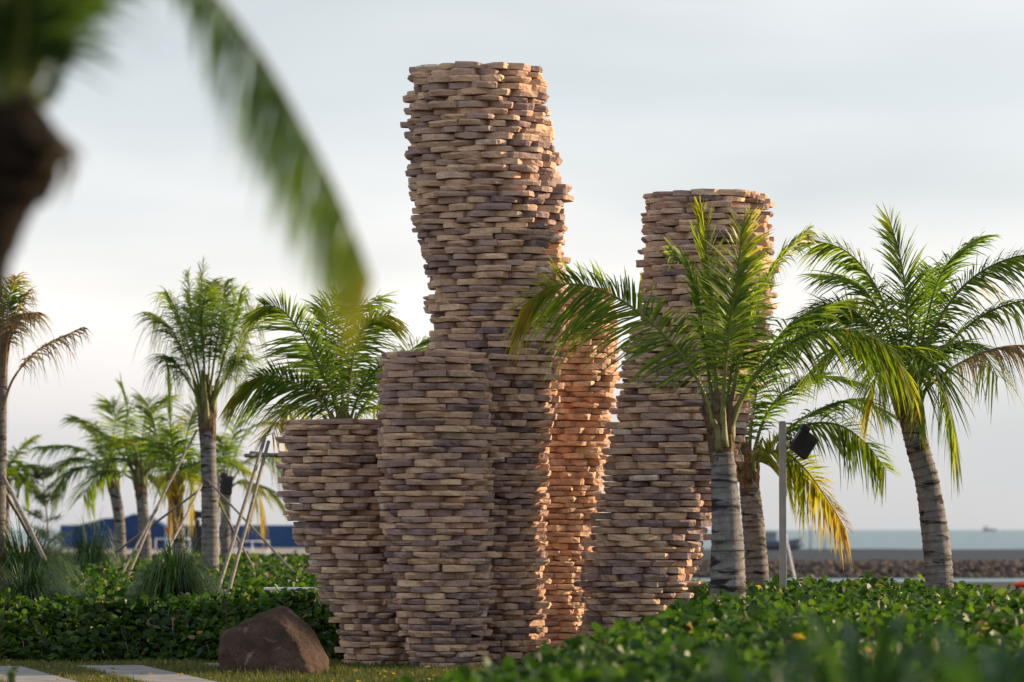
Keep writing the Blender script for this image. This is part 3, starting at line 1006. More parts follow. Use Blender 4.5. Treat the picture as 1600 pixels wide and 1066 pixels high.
def crown_boots(parent, org, base, axis, rad, height, seed=0, n=9, mat=None):
    """Fibrous sheath and the cut leaf bases that clasp the top of the trunk."""
    r = random.Random(seed)
    path = [base - axis * (0.05 + .25 * height), base + axis * height * .25, base + axis * height * .6, base + axis * height]
    C = catmull(path, 14)
    rr = [rad * np.interp(i / 13, [0, .3, .7, 1], [1.0, 1.18, 0.85, 0.3]) for i in range(14)]
    V, F = tube_arrays([c - org for c in C], rr, 14, 0.10)
    link('fibre_sheath', py_mesh('fibre_sheath', V, F, mat or M['fibre'], False), parent)
    for k in range(n):
        a = 2 * math.pi * k / n + r.uniform(-.3, .3)
        o = Vector((math.cos(a), math.sin(a), 0))
        p0 = base + o * rad * 0.85 + axis * r.uniform(-.02, height * 0.3)
        p1 = p0 + axis * height * r.uniform(.3, .5) + o * rad * .35
        p2 = p1 + axis * height * r.uniform(.1, .4) + o * rad * r.uniform(.2, .9)
        C2 = catmull([p0, p1, p2], 8)
        V, F = tube_arrays([c - org for c in C2], [rad * .42, rad * .40, rad * .34, rad * .3, rad * .26, rad * .22, rad * .18, rad * .09], 6, 0.12)
        link('leaf_base', py_mesh('leaf_base', V, F, M['boot'] if r.random() < .6 else M['fibre'], True), parent)

def palm(label, d, tpx, radii, fronds, cat='palm tree', fill=0, fill_len=2.0, L=0.6, crown_h=0.5, seed=1, wid=0.030, group='coconut palms', boots=True, fill_droop=0.35, fill_tone=(.1, .35), n=66, elev=(10, 75), rib=.026, bark=None, nboots=9):
    """tpx: trunk centre line in pixels from bottom to top at distance d; fronds: list of dicts with px control points."""
    pts = [P(x, y, d) for x, y in tpx]
    foot = pts[0].copy()
    if foot.z > 0.02:
        low = Vector((foot.x + (pts[0].x - pts[1].x) * 0.3, foot.y, -0.05))
        pts = [low] + pts; radii = [radii[0] * 1.08] + list(radii)
    org = Vector((pts[0].x, pts[0].y, 0))
    root = empty('palm_tree', org)
    tag(root, label, cat, group)
    trunk(root, org, pts, radii, seed, mat=bark)
    top = pts[-1]
    axis = (pts[-1] - pts[-2]).normalized()
    crown = top + axis * crown_h * 0.5
    if boots: crown_boots(root, org, top, axis, radii[-1], crown_h, seed, nboots, bark)
    for k, f in enumerate(fronds):
        f = dict(f)
        pp = f.pop('p')
        dd = f.pop('dd', 0.0)
        q = [P(x, y, d + dd * (i / (len(pp) - 1)) ** 1.0) for i, (x, y) in enumerate(pp)]
        q[0] = q[0] + Vector((0, 0.06 * math.copysign(1, dd) if dd else 0, 0))
        frond(root, org, q, crown=crown, seed=seed * 100 + k, **{**dict(L=L, wid=wid, n=n, rib=rib), **f})
    r = random.Random(seed + 55)
    for k in range(fill):
        az = k * 2.39996 + r.uniform(-.3, .3)
        el = R(elev[0] + (elev[1] - elev[0]) * ((k + .5) / fill) ** 0.9)
        ln = fill_len * r.uniform(.75, 1.1)
        o = Vector((math.cos(az), math.sin(az), 0))
        q = [crown + axis * r.uniform(-.1, .1)]
        dirv = o * math.cos(el) + UPV * math.sin(el)
        p = q[0].copy()
        for s in range(5):
            p = p + dirv * ln / 5
            q.append(p.copy())
            dirv = (dirv - UPV * (0.17 + 0.22 * math.cos(el))).normalized()
        frond(root, org, q, L=L * r.uniform(.8, 1.05), wid=wid, crown=crown, seed=seed * 100 + 60 + k, droop=fill_droop * r.uniform(.7, 1.4), tone=fill_tone, tip=r.choice([.3, .35, .5, .6]), n=n, rib=rib)
    return root

G = (0.12, 0.34)
Y_ = (0.3, 0.5)
# palm in front of the right column
palm('sunlit palm with pale ringed trunk standing in front of the right stone column', 38.0,
     [(1137, 965), (1137, 880), (1134, 790), (1128, 705)], [0.175, 0.165, 0.14, 0.108],
     [dict(p=[(1120, 690), (1098, 610), (1055, 542), (990, 482), (922, 448), (862, 448), (815, 480)], dd=-.5, roll=1.05, up=.05, L=.74, droop=.30, tone=(.2, .44), tip=.64, n=84, start=.22),
      dict(p=[(1126, 690), (1132, 590), (1142, 500), (1152, 430), (1160, 350)], dd=-.7, L=.62, droop=.35, tone=(.2, .48), tip=.5, n=80, fwd=(.4, 1.1), start=.3),
      dict(p=[(1122, 690), (1108, 590), (1096, 500), (1080, 430), (1048, 388)], dd=.5, roll=.7, L=.60, droop=.32, tone=G, tip=.4, n=70, start=.3),
      dict(p=[(1124, 690), (1118, 580), (1112, 470), (1104, 400), (1096, 335)], dd=.25, L=.45, droop=.12, tone=(.3, .5), tip=.5, n=60, fwd=(.25, .6), start=.4),
      dict(p=[(1132, 690), (1152, 580), (1180, 480), (1215, 410), (1262, 362)], dd=.45, roll=-.6, L=.60, droop=.4, tone=(.2, .42), tip=.42, n=70, start=.25),
      dict(p=[(1135, 690), (1160, 620), (1210, 555), (1270, 520), (1330, 518), (1378, 538), (1408, 574)], dd=-.35, roll=-.5, L=.52, droop=.7, tone=(.16, .42), tip=.44, n=84, start=.2, dead=.02),
      dict(p=[(1135, 690), (1168, 605), (1215, 530), (1265, 490), (1325, 470)], dd=.7, L=.60, droop=.5, tone=G, tip=.45, n=66),
      dict(p=[(1128, 690), (1140, 600), (1150, 530), (1148, 480), (1130, 440)], dd=.9, L=.55, droop=.4, tone=G, n=60)],
     L=.6, crown_h=.62, seed=3)
palm('shorter palm behind the lamp post with a drooping yellow-tipped frond', 46.5,
     [(1184, 915), (1180, 850), (1174, 790), (1170, 752)], [0.14, 0.135, 0.125, 0.115],
     [dict(p=[(1170, 740), (1192, 712), (1225, 706), (1262, 738), (1292, 780), (1322, 828)], dd=-.4, roll=-.9, L=.62, droop=.35, tone=(.36, .56), tip=.84, n=76, start=.12, dead=.04, fwd=(.85, 1.35)),
      dict(p=[(1172, 735), (1210, 690), (1260, 664), (1310, 664), (1352, 692), (1385, 735)], dd=.3, roll=-.7, L=.60, droop=.35, tone=G, tip=.4, n=70),
      dict(p=[(1172, 735), (1192, 660), (1225, 612), (1270, 590), (1330, 596)], dd=.6, L=.6, droop=.32, tone=G, n=66),
      dict(p=[(1170, 735), (1175, 650), (1190, 590), (1220, 548), (1262, 520)], dd=.5, L=.6, droop=.32, tone=G, n=66),
      dict(p=[(1172, 735), (1220, 680), (1280, 640), (1340, 625), (1390, 650)], dd=1.0, L=.55, droop=.5, tone=(.1, .3), n=60),
      dict(p=[(1168, 735), (1150, 660), (1130, 600), (1100, 560)], dd=.8, L=.6, droop=.35, tone=G, n=60),
      dict(p=[(1168, 735), (1140, 700), (1100, 690), (1060, 715)], dd=.9, L=.5, droop=.4, tone=G, n=50)],
     L=.6, crown_h=.5, seed=5)
palm('leaning palm with dark-ringed trunk and a dead brown frond at the far right', 43.5,
     [(1469, 940), (1464, 860), (1450, 760), (1434, 700), (1422, 655)], [0.16, 0.152, 0.138, 0.128, 0.12],
     [dict(p=[(1420, 640), (1420, 560), (1416, 470), (1406, 400), (1390, 345)], dd=-.3, L=.50, droop=.2, tone=(.2, .42), tip=.4, n=76, fwd=(.3, .8), start=.3),
      dict(p=[(1418, 640), (1405, 550), (1372, 455), (1325, 395), (1262, 372)], dd=.4, roll=.8, L=.62, droop=.35, tone=G, n=76),
      dict(p=[(1416, 640), (1395, 560), (1345, 495), (1295, 475), (1240, 500)], dd=-.3, roll=.7, L=.62, droop=.42, tone=G, n=76, tip=.4),
      dict(p=[(1416, 640), (1400, 550), (1370, 480), (1335, 440), (1285, 430)], dd=.9, L=.6, droop=.4, tone=(.08, .28), n=66),
      dict(p=[(1424, 640), (1440, 540), (1462, 450), (1490, 400), (1530, 372)], dd=.5, L=.55, droop=.35, tone=G, n=70),
      dict(p=[(1424, 640), (1446, 545), (1490, 465), (1545, 418), (1610, 398), (1650, 415)], dd=-.4, roll=-.6, L=.62, droop=.40, tone=G, n=76),
      dict(p=[(1424, 640), (1450, 575), (1500, 520), (1555, 483), (1620, 468), (1670, 480)], dd=.3, roll=-.5, L=.60, droop=.55, tone=(.16, .4), n=76),
      dict(p=[(1424, 640), (1450, 605), (1500, 568), (1555, 545), (1610, 540), (1670, 550)], dd=-.2, L=.42, droop=1.1, tone=(.86, .99), tip=.98, n=70, start=.3),
      dict(p=[(1422, 640), (1428, 570), (1446, 545), (1466, 590), (1482, 640), (1494, 690)], dd=-.7, L=.55, droop=.6, tone=(.12, .36), tip=.45, n=90, start=.3),
      dict(p=[(1420, 640), (1408, 570), (1390, 545), (1372, 575), (1362, 630)], dd=-.7, L=.5, droop=.7, tone=(.2, .45), tip=.55, n=60, start=.3),
      dict(p=[(1422, 640), (1420, 580), (1424, 545), (1432, 590), (1436, 650)], dd=-.85, L=.42, droop=.7, tone=(.25, .46), tip=.48, n=56, start=.4),
      dict(p=[(1422, 640), (1432, 560), (1440, 480), (1455, 420)], dd=1.0, L=.6, droop=.3, tone=(.06, .26), n=60),
      dict(p=[(1424, 640), (1440, 580), (1480, 540), (1530, 545), (1560, 590)], dd=1.0, L=.55, droop=.5, tone=(.06, .26), n=60),
      dict(p=[(1418, 640), (1400, 590), (1360, 550), (1310, 545), (1270, 580)], dd=.6, L=.55, droop=.6, tone=(.1, .35), n=60)],
     L=.6, crown_h=.75, seed=7)
palm('green palm whose crown spreads behind the urn-shaped stone column', 50.0,
     [(545, 900), (543, 820), (540, 740), (538, 690)], [0.15, 0.14, 0.13, 0.12],
     [dict(p=[(534, 675), (520, 620), (498, 570), (472, 522), (440, 484), (412, 478)], dd=-.4, roll=1.0, L=.72, droop=.22, tone=(.2, .42), tip=.42, n=80, start=.15),
      dict(p=[(532, 675), (505, 632), (470, 604), (430, 588), (398, 592), (376, 606)], dd=-.6, roll=.9, L=.66, droop=.42, tone=G, tip=.6, n=76, start=.12, dead=.06),
      dict(p=[(538, 675), (534, 600), (534, 540), (548, 492), (592, 466)], dd=.5, L=.62, droop=.38, tone=G, n=76),
      dict(p=[(540, 675), (546, 600), (556, 540), (574, 505), (608, 492)], dd=-.3, roll=-.8, L=.60, droop=.42, tone=(.2, .42), tip=.55, n=70),
      dict(p=[(542, 675), (560, 620), (585, 580), (620, 556)], dd=-.8, L=.5, droop=.5, tone=G, n=60),
      dict(p=[(542, 675), (575, 625), (615, 575), (655, 538), (700, 520)], dd=1.2, L=.6, droop=.25, tone=(.2, .4), n=66),
      dict(p=[(536, 675), (520, 600), (510, 540), (512, 490), (530, 460)], dd=.9, L=.6, droop=.35, tone=(.08, .3), n=66),
      dict(p=[(530, 675), (490, 640), (450, 640), (425, 680)], dd=.6, L=.55, droop=.5, tone=(.4, .6), tip=.78, n=56),
      dict(p=[(542, 675), (570, 640), (600, 640), (625, 670)], dd=.4, L=.5, droop=.5, tone=(.3, .5), n=50)],
     L=.62, crown_h=.5, seed=9)
palm('tall palm with shaggy upright mop crown propped by poles', 60.0,
     [(328, 885), (328, 800), (326, 730), (324, 665)], [0.138, 0.128, 0.12, 0.122],
     [dict(p=[(322, 640), (318, 560), (314, 480), (318, 405)], dd=-.2, L=.42, droop=.5, tone=(.25, .45), tip=.4, n=60, fwd=(.2, .5), start=.35),
      dict(p=[(320, 640), (308, 560), (300, 490), (293, 425)], dd=.3, L=.5, droop=.7, tone=G, n=60, fwd=(.3, .8), start=.35),
      dict(p=[(320, 640), (300, 560), (280, 495), (262, 458)], dd=-.4, L=.78, droop=1.0, tone=(.05, .3), tip=.5, n=90, start=.3),
      dict(p=[(320, 640), (294, 570), (268, 515), (242, 492)], dd=.3, L=.78, droop=1.1, tone=(.03, .28), tip=.6, n=90, start=.3, dead=.05),
      dict(p=[(324, 640), (336, 555), (346, 490), (352, 440)], dd=-.3, L=.76, droop=.9, tone=(.12, .4), n=90, start=.3),
      dict(p=[(326, 640), (350, 560), (366, 500), (376, 455)], dd=.3, L=.78, droop=1.0, tone=(.12, .38), n=90, start=.3),
      dict(p=[(328, 640), (358, 580), (382, 530), (400, 480)], dd=-.3, L=.76, droop=1.0, tone=(.15, .42), n=90, start=.3, tip=.55),
      dict(p=[(322, 640), (318, 550), (316, 490), (324, 450)], dd=-.9, L=.78, droop=1.0, tone=(.05, .3), n=90, start=.3),
      dict(p=[(324, 640), (328, 550), (334, 480), (330, 440)], dd=.9, L=.78, droop=1.0, tone=(.05, .3), n=90, start=.3),
      dict(p=[(320, 640), (290, 590), (268, 560), (258, 560)], dd=-.6, L=.6, droop=1.1, tone=(.02, .25), n=60, start=.3),
      dict(p=[(326, 640), (352, 590), (372, 560), (384, 560)], dd=-.6, L=.6, droop=1.1, tone=(.05, .3), n=60, start=.3)],
     L=.7, crown_h=.8, seed=11, n=92, wid=.024)
palm('farther palm between two background palms, with a thin dark trunk', 78.0, [(228, 870), (224, 810), (220, 765)], [0.125, 0.115, 0.115],
     [dict(p=[(218, 755), (196, 700), (198, 640), (190, 605)], L=.75, tone=(.2, .42)),
      dict(p=[(219, 755), (222, 690), (232, 640), (262, 620)], L=.75, tone=(.2, .42), dd=.5),
      dict(p=[(219, 755), (250, 710), (285, 700), (312, 728)], L=.8, tone=G, dd=-.6, droop=.5),
      dict(p=[(218, 755), (190, 710), (165, 680), (135, 660)], L=.75, tone=G, dd=-.3, droop=.45),
      dict(p=[(217, 755), (180, 735), (150, 745), (130, 775)], L=.7, tone=G, dd=.4, droop=.5)],
     L=.75, fill=4, fill_len=1.7, crown_h=.6, seed=13, wid=.038, n=46, boots=True)
palm('background palm arching its fronds to the left, left of the propped palms', 84.0, [(188, 870), (186, 810), (178, 762)], [0.13, 0.12, 0.115],
     [dict(p=[(176, 750), (150, 715), (110, 698), (64, 698)], L=.7, tone=(.05, .25), droop=.5),
      dict(p=[(176, 750), (140, 730), (105, 740), (80, 772)], L=.7, tone=(.05, .3), droop=.5, dd=-.5),
      dict(p=[(176, 750), (160, 700), (140, 665), (118, 655)], L=.7, tone=G, dd=.4),
      dict(p=[(177, 750), (176, 690), (180, 650), (172, 628)], L=.7, tone=(.2, .42), dd=.4),
      dict(p=[(178, 750), (210, 720), (240, 725), (262, 750)], L=.7, tone=G, dd=-.8, droop=.5)],
     L=.75, fill=3, fill_len=1.7, crown_h=.5, seed=15, wid=.038, n=46)
palm('background palm with upright yellowing fronds left of the mop-crowned palm', 72.0, [(281, 870), (278, 820), (276, 780)], [0.12, 0.115, 0.11],
     [dict(p=[(275, 770), (268, 690), (264, 630), (262, 585)], L=.65, tone=(.2, .42), fwd=(.3, .8)),
      dict(p=[(275, 770), (250, 700), (238, 650), (226, 625)], L=.7, tone=G, dd=.4),
      dict(p=[(276, 770), (290, 690), (300, 650), (312, 625)], L=.65, tone=(.25, .45), dd=-.4),
      dict(p=[(275, 770), (262, 745), (262, 765), (268, 800)], L=.5, tone=(.55, .75), tip=.78, droop=.9, dd=-.5),
      dict(p=[(276, 770), (292, 740), (300, 760), (300, 790)], L=.5, tone=(.4, .6), tip=.7, droop=.9, dd=-.3)],
     L=.7, fill=3, fill_len=1.6, crown_h=.5, seed=17, wid=.036, n=46, elev=(35, 80))
palm('low background palm fanning out right of the mop-crowned palm trunk', 88.0, [(352, 870), (352, 820), (352, 775)], [0.125, 0.115, 0.115],
     [dict(p=[(354, 768), (372, 700), (400, 665), (436, 662)], L=.8, tone=(.15, .4)),
      dict(p=[(354, 768), (385, 720), (420, 712), (448, 745)], L=.8, tone=(.15, .4), dd=-.5, droop=.5),
      dict(p=[(354, 768), (380, 750), (402, 770), (412, 810)], L=.7, tone=(.4, .6), tip=.7, dd=-.3, droop=.6),
      dict(p=[(353, 768), (360, 700), (372, 660), (385, 640)], L=.8, tone=(.15, .4), dd=.4)],
     L=.8, fill=3, fill_len=1.6, crown_h=.5, seed=19, wid=.038, n=44)
palm('withered palm with bare brown fronds cut off by the left edge', 52.0, [(-4, 870), (-2, 760), (0, 650), (2, 560)], [0.11, 0.10, 0.09, 0.085],
     [dict(p=[(4, 640), (22, 590), (62, 545), (128, 512)], L=.42, tone=(.86, .99), tip=.98, droop=1.0, start=.45, n=44, dd=-.3),
      dict(p=[(6, 590), (16, 530), (30, 480), (44, 455)], L=.42, tone=(.82, .99), tip=.98, droop=1.0, start=.3, n=50, dd=.2),
      dict(p=[(6, 590), (12, 530), (28, 495), (58, 488)], L=.42, tone=(.82, .99), tip=.98, droop=.9, start=.3, n=50, dd=-.5),
      dict(p=[(6, 580), (4, 520), (2, 470), (-8, 425)], L=.6, tone=(.05, .3), tip=.5, droop=.6, n=60),
      dict(p=[(6, 580), (10, 510), (14, 465), (26, 432)], L=.55, tone=(.1, .35), tip=.9, droop=.8, n=60, dd=.5),
      dict(p=[(5, 580), (-20, 520), (-50, 480), (-90, 470)], L=.6, tone=(.1, .3), tip=.5, droop=.8, n=60)],
     L=.6, crown_h=.5, seed=21)
palm('small far palm showing only a few drooping fronds low at the left edge', 92.0, [(6, 880), (6, 820), (6, 770)], [0.14, 0.13, 0.13],
     [dict(p=[(6, 755), (16, 722), (32, 725), (46, 755)], L=.6, tone=(.1, .35), droop=.6),
      dict(p=[(6, 755), (20, 740), (34, 748), (44, 775)], L=.6, tone=(.1, .35), droop=.6, dd=-.4)],
     L=.6, fill=6, fill_len=1.3, crown_h=.4, seed=23, wid=.05, n=40)
# foreground palm, far out of focus
palm('dark out-of-focus palm close to the camera at the upper left', 8.2,
     [(-95, 1500), (-80, 900), (-62, 520), (-48, 400), (-22, 310), (0, 235)], [0.10, 0.095, 0.09, 0.092, 0.105, 0.118],
     [dict(p=[(10, 190), (50, 60), (120, -70), (220, -95), (325, -15), (405, 85), (462, 180), (518, 285), (556, 372), (582, 440)], L=.23, wid=.0098, n=125, droop=.30, tone=(.0, .27), tip=.54, start=.36, rib=.014, fwd=(.6, 1.05), up=-.65, outw=0.0, ragged=.2),
      dict(p=[(20, 190), (62, 100), (118, 0), (175, -110), (240, -230)], L=.3, wid=.02, n=50, droop=.5, tone=G, start=.5, rib=.026),
      dict(p=[(5, 190), (30, 90), (50, -10), (70, -150)], L=.3, wid=.02, n=50, droop=.5, tone=G, start=.55, rib=.028, dd=-.2),
      dict(p=[(-10, 190), (-5, 90), (5, -20), (10, -160)], L=.3, wid=.02, n=50, droop=.5, tone=G, start=.55, rib=.028, dd=.2),
      dict(p=[(-20, 190), (-60, 80), (-140, -20), (-260, -60)], L=.3, wid=.02, n=50, droop=.5, tone=G, start=.45, rib=.026, dd=.1),
      dict(p=[(0, 190), (20, 110), (36, 30), (30, -60)], L=.22, wid=.018, n=50, droop=.3, tone=(0, .10), start=.3, rib=.030, dd=-.3),
      dict(p=[(-14, 190), (-20, 110), (-10, 20), (20, -60)], L=.22, wid=.018, n=50, droop=.3, tone=(0, .10), start=.3, rib=.030, dd=.3),
      dict(p=[(14, 190), (44, 120), (84, 40), (130, -20)], L=.16, wid=.016, n=50, droop=.3, tone=(0, .10), start=.45, rib=.034, dd=.25),
      dict(p=[(38, 200), (60, 165), (85, 122), (108, 78)], L=.05, wid=.016, n=26, droop=.3, tone=(.02, .2), start=.2, rib=.008, dd=-.1),
      dict(p=[(40, 215), (80, 205), (108, 235), (106, 275)], L=.05, wid=.016, n=20, droop=.9, tone=(.9, 1), tip=1, start=.2, rib=.012, dd=-.1)],
     L=.3, crown_h=.14, seed=25, rib=.02, bark=M['darkfibre'], nboots=0)

# ------------------------------------------------------------------ timber props round the young palms
def pole_mesh(name, a, b, r, org, mat=None, sides=8):
    n = 6
    C = [a.lerp(b, i / (n - 1)) + Vector((random.uniform(-1, 1), random.uniform(-1, 1), 0)) * 0.006 for i in range(n)]
    V, F = tube_arrays([c - org for c in C], [r * (1.08 - 0.16 * i / (n - 1)) for i in range(n)], sides, 0.05)
    return py_mesh(name, V, F, mat or M['wood'], True)

def props(label, poles, rad=0.034):
    first = P(*poles[0][0])
    org = Vector((first.x, first.y, 0))
    root = empty('palm_prop', org)
    tag(root, label, 'palm prop', 'timber props holding up the palms')
    for a, b in poles:
        pa, pb = P(*a), P(*b)
        if pa.z > 0.0 and abs(pa.z - pb.z) > 0.4:
            pa = pa + (pa - pb).normalized() * min(1.2, pa.z / max(0.2, (pb - pa).normalized().z))
        link('pole', pole_mesh('pole', pa, pb, rad, org), root)
props('pale timber prop of two leaning poles and crossbars left of the urn-shaped column',
      [((338, 930, 47.5), (414, 684, 49.6)), ((356, 932, 47.8), (419, 690, 49.7)), ((383, 712, 49.2), (475, 710, 50.2)), ((392, 708, 50.2), (470, 716, 49.3)), ((640, 925, 51), (560, 720, 50.2))], 0.025)
props('weathered timber poles splayed around the mop-crowned palm',
      [((205, 868, 58.5), (308, 672, 60)), ((212, 872, 58.2), (264, 752, 59.6)), ((270, 846, 58), (318, 752, 59.9)), ((446, 880, 58.6), (322, 748, 59.9)), ((392, 880, 61), (324, 750, 60.1)), ((236, 822, 61.5), (322, 758, 60.1))], 0.019)
props('dark timber poles propping the withered palm at the left edge',
      [((42, 818, 50.5), (4, 742, 52)), ((36, 818, 53), (2, 758, 52.1)), ((-40, 830, 52.5), (0, 745, 52))], 0.028)

# ------------------------------------------------------------------ ornamental grass clumps
def grass_clump(label, px, py_top, d, width_px, blades_n, seed, group='ornamental grass clumps'):
    g = np.random.default_rng(seed)
    c = P(px, py_top, d)
    base_z = 0.45
    hgt = c.z - base_z
    rad = width_px / FPX * d / 2
    N = blades_n
    org = np.array([c.x, d, 0.0])
    az = g.uniform(0, 2 * np.pi, N)
    reach = rad * np.sqrt(g.uniform(0.02, 1.1, N))
    r0 = g.uniform(0, 0.12, N) * rad
    lob = 1 + .18 * np.sin(az * 2 + seed) + .12 * np.sin(az * 5 + seed * 2)
    hh = hgt * g.uniform(0.62, 1.14, N) * lob
    reach = reach * (1 + .22 * np.sin(az * 3 + seed * 1.7)) * np.where(g.random(N) < .1, 1.35, 1)
    segs = 7
    Vs = []
    w = g.uniform(0.007, 0.013, N)
    sx, sy = -np.sin(az), np.cos(az)
    for t in np.linspace(0, 1, segs + 1):
        rr = r0 + reach * (t ** 0.95)
        z = base_z + hh * (2.15 * t - (1.15 + 0.95 * np.clip(reach / rad, 0, 1) ** 1.5) * t * t)
        wd = w * (1 - t ** 2.2) * 0.5 + 0.0015
        x = np.cos(az) * rr + c.x - org[0]; y = np.sin(az) * rr
        Vs.append(np.stack([x - sx * wd, y - sy * wd, z], 1)); Vs.append(np.stack([x + sx * wd, y + sy * wd, z + wd * .4], 1))
    V = np.stack(Vs, 1); k = V.shape[1]
    V = V.copy(); V[:, :, 2] = np.maximum(V[:, :, 2], 0.1)
    q = np.array([[2 * i, 2 * i + 1, 2 * i + 3, 2 * i + 2] for i in range(segs)])
    F = (q[None] + (np.arange(N) * k)[:, None, None]).reshape(-1, 4)
    o = link('ornamental_grass', np_mesh('ornamental_grass', V.reshape(-1, 3), F, M['grassy'], {'tone': np.repeat(g.beta(1.5, 2.5, N), k)}), None, org)
    tag(o, label, 'grass clump', group)
grass_clump('rounded dark green grass clump beside the pale timber prop', 276, 846, 46.2, 170, 1000, 31)
grass_clump('large dark grass clump at the left edge under the withered palm', 42, 818, 52, 200, 1100, 32)
grass_clump('grass clump below the distant blue tarpaulin, right of the sapling', 142, 816, 66, 120, 700, 33)
grass_clump('low grass clump nearest the camera at the left edge', 40, 884, 45.4, 210, 1000, 34)

# blurred strap-leaved plants very near the camera
def strap_plant(label, px, py_top, d, n, spread, hgt, seed, wid=0.03, tone=(0, .35)):
    r = random.Random(seed)
    top = P(px, py_top, d)
    org = Vector((top.x, d, 0))
    root = empty('strap_leaf_plant', org)
    tag(root, label, 'plant')
    z0 = top.z - hgt
    for k in range(n):
        az = k * 2.4 + r.uniform(-.3, .3)
        o = Vector((math.cos(az), math.sin(az), 0))
        sp = spread * r.uniform(.3, 1.05)
        h = hgt * r.uniform(.7, 1.1)
        pts = [o * .02 + Vector((0, 0, z0 - 0.05)), o * sp * .3 + Vector((0, 0, z0 + h * .6)), o * sp * .7 + Vector((0, 0, z0 + h * .95)), o * sp + Vector((0, 0, z0 + h * r.uniform(.5, .95)))]
        C = catmull(pts, 9)
        s = Vector((-math.sin(az), math.cos(az), 0))
        V, F, T = [], [], []
        tn = r.uniform(*tone)
        for i, c in enumerate(C):
            t = i / 8
            w = wid * (0.5 + 1.2 * t * (1 - t) * 2) * (1 - t ** 4) * .5 + .001
            V += [c - s * w + Vector((0, 0, w * .5)), c, c + s * w + Vector((0, 0, w * .5))]
            T += [tn] * 3
        for i in range(8):
            F += [(3 * i, 3 * i + 1, 3 * i + 4, 3 * i + 3), (3 * i + 1, 3 * i + 2, 3 * i + 5, 3 * i + 4)]
        link('leaf', py_mesh('leaf', V, F, M['grassy'], True, {'tone': T}), root)
    Vt, Ft = tube_arrays([Vector((0, 0, -0.02)), Vector((0, 0, z0 * .5)), Vector((0, 0, z0))], [.03, .025, .02], 8)
    link('stem', py_mesh('stem', Vt, Ft, M['boot'], True), root)
strap_plant('blurred dark strap-leaved plant at the bottom, right of centre', 1345, 962, 11.5, 26, .50, .62, 41, .045, (.2, .7))
strap_plant('blurred dark strap-leaved plant in the bottom right corner', 1560, 985, 10.9, 22, .45, .58, 42, .045, (.2, .7))
strap_plant('blurred dark strap-leaved plant at the bottom below the sunlit palm', 1160, 1015, 11.0, 18, .36, .50, 43, .04, (.2, .7))

# small leafy sprig in the lower left corner
strap_plant('small pale green sprig poking into the bottom left corner', 18, 1042, 24.0, 9, .10, .12, 44, 0.035, (.6, 1.0))

# casuarina sapling far left
def sapling():
    d = 80.0
    base = P(78, 850, d); base.z = 0
    top = P(66, 735, d)
    root = empty('casuarina_sapling', base)
    tag(root, 'wispy feathery sapling standing alone before the pale sky at left', 'sapling')
    C = catmull([base, base.lerp(top, .5) + Vector((.05, 0, 0)), top], 12)
    V, F = tube_arrays([c - base for c in C], [0.035 * (1 - i / 12.5) + .004 for i in range(12)], 7)
    link('trunk', py_mesh('trunk', V, F, M['wood'], True), root)
    r = random.Random(4)
    Vs, Fs, Ts = [], [], []
    bV, bF, bb = [], [], 0
    for k in range(34):
        t = r.uniform(.3, 1.0)
        p = base.lerp(top, t)
        az = r.uniform(0, 6.28)
        ln = (1.05 - .6 * t) * r.uniform(.35, .75)
        o = Vector((math.cos(az), math.sin(az), r.uniform(.1, .7)))
        e = p + o * ln
        v, f = tube_arrays([p - base, p.lerp(e, .5) - base, e - base], [.012, .008, .004], 5)
        bV += v; bF += [tuple(i + bb for i in q) for q in f]; bb += len(v)
        for q in range(70):
            s = r.uniform(.25, 1)
            a = p.lerp(e, s)
            dv = Vector((r.gauss(0, 1), r.gauss(0, 1), r.gauss(.1, .8))).normalized()
            nl = r.uniform(.10, .22)
            w = Vector((r.gauss(0, 1), r.gauss(0, 1), r.gauss(0, 1))).cross(dv).normalized() * .007
            bI = len(Vs)
            Vs += [a - w - base, a + w - base, a + dv * nl - base]
            Fs.append((bI, bI + 1, bI + 2)); Ts += [r.random()] * 3
    link('branches', py_mesh('branches', bV, bF, M['wood'], True), root)
    link('crown', np_mesh('crown', np.array([v[:] for v in Vs]), np.array(Fs), M['needle'], {'tone': np.array(Ts)}), root)
sapling()

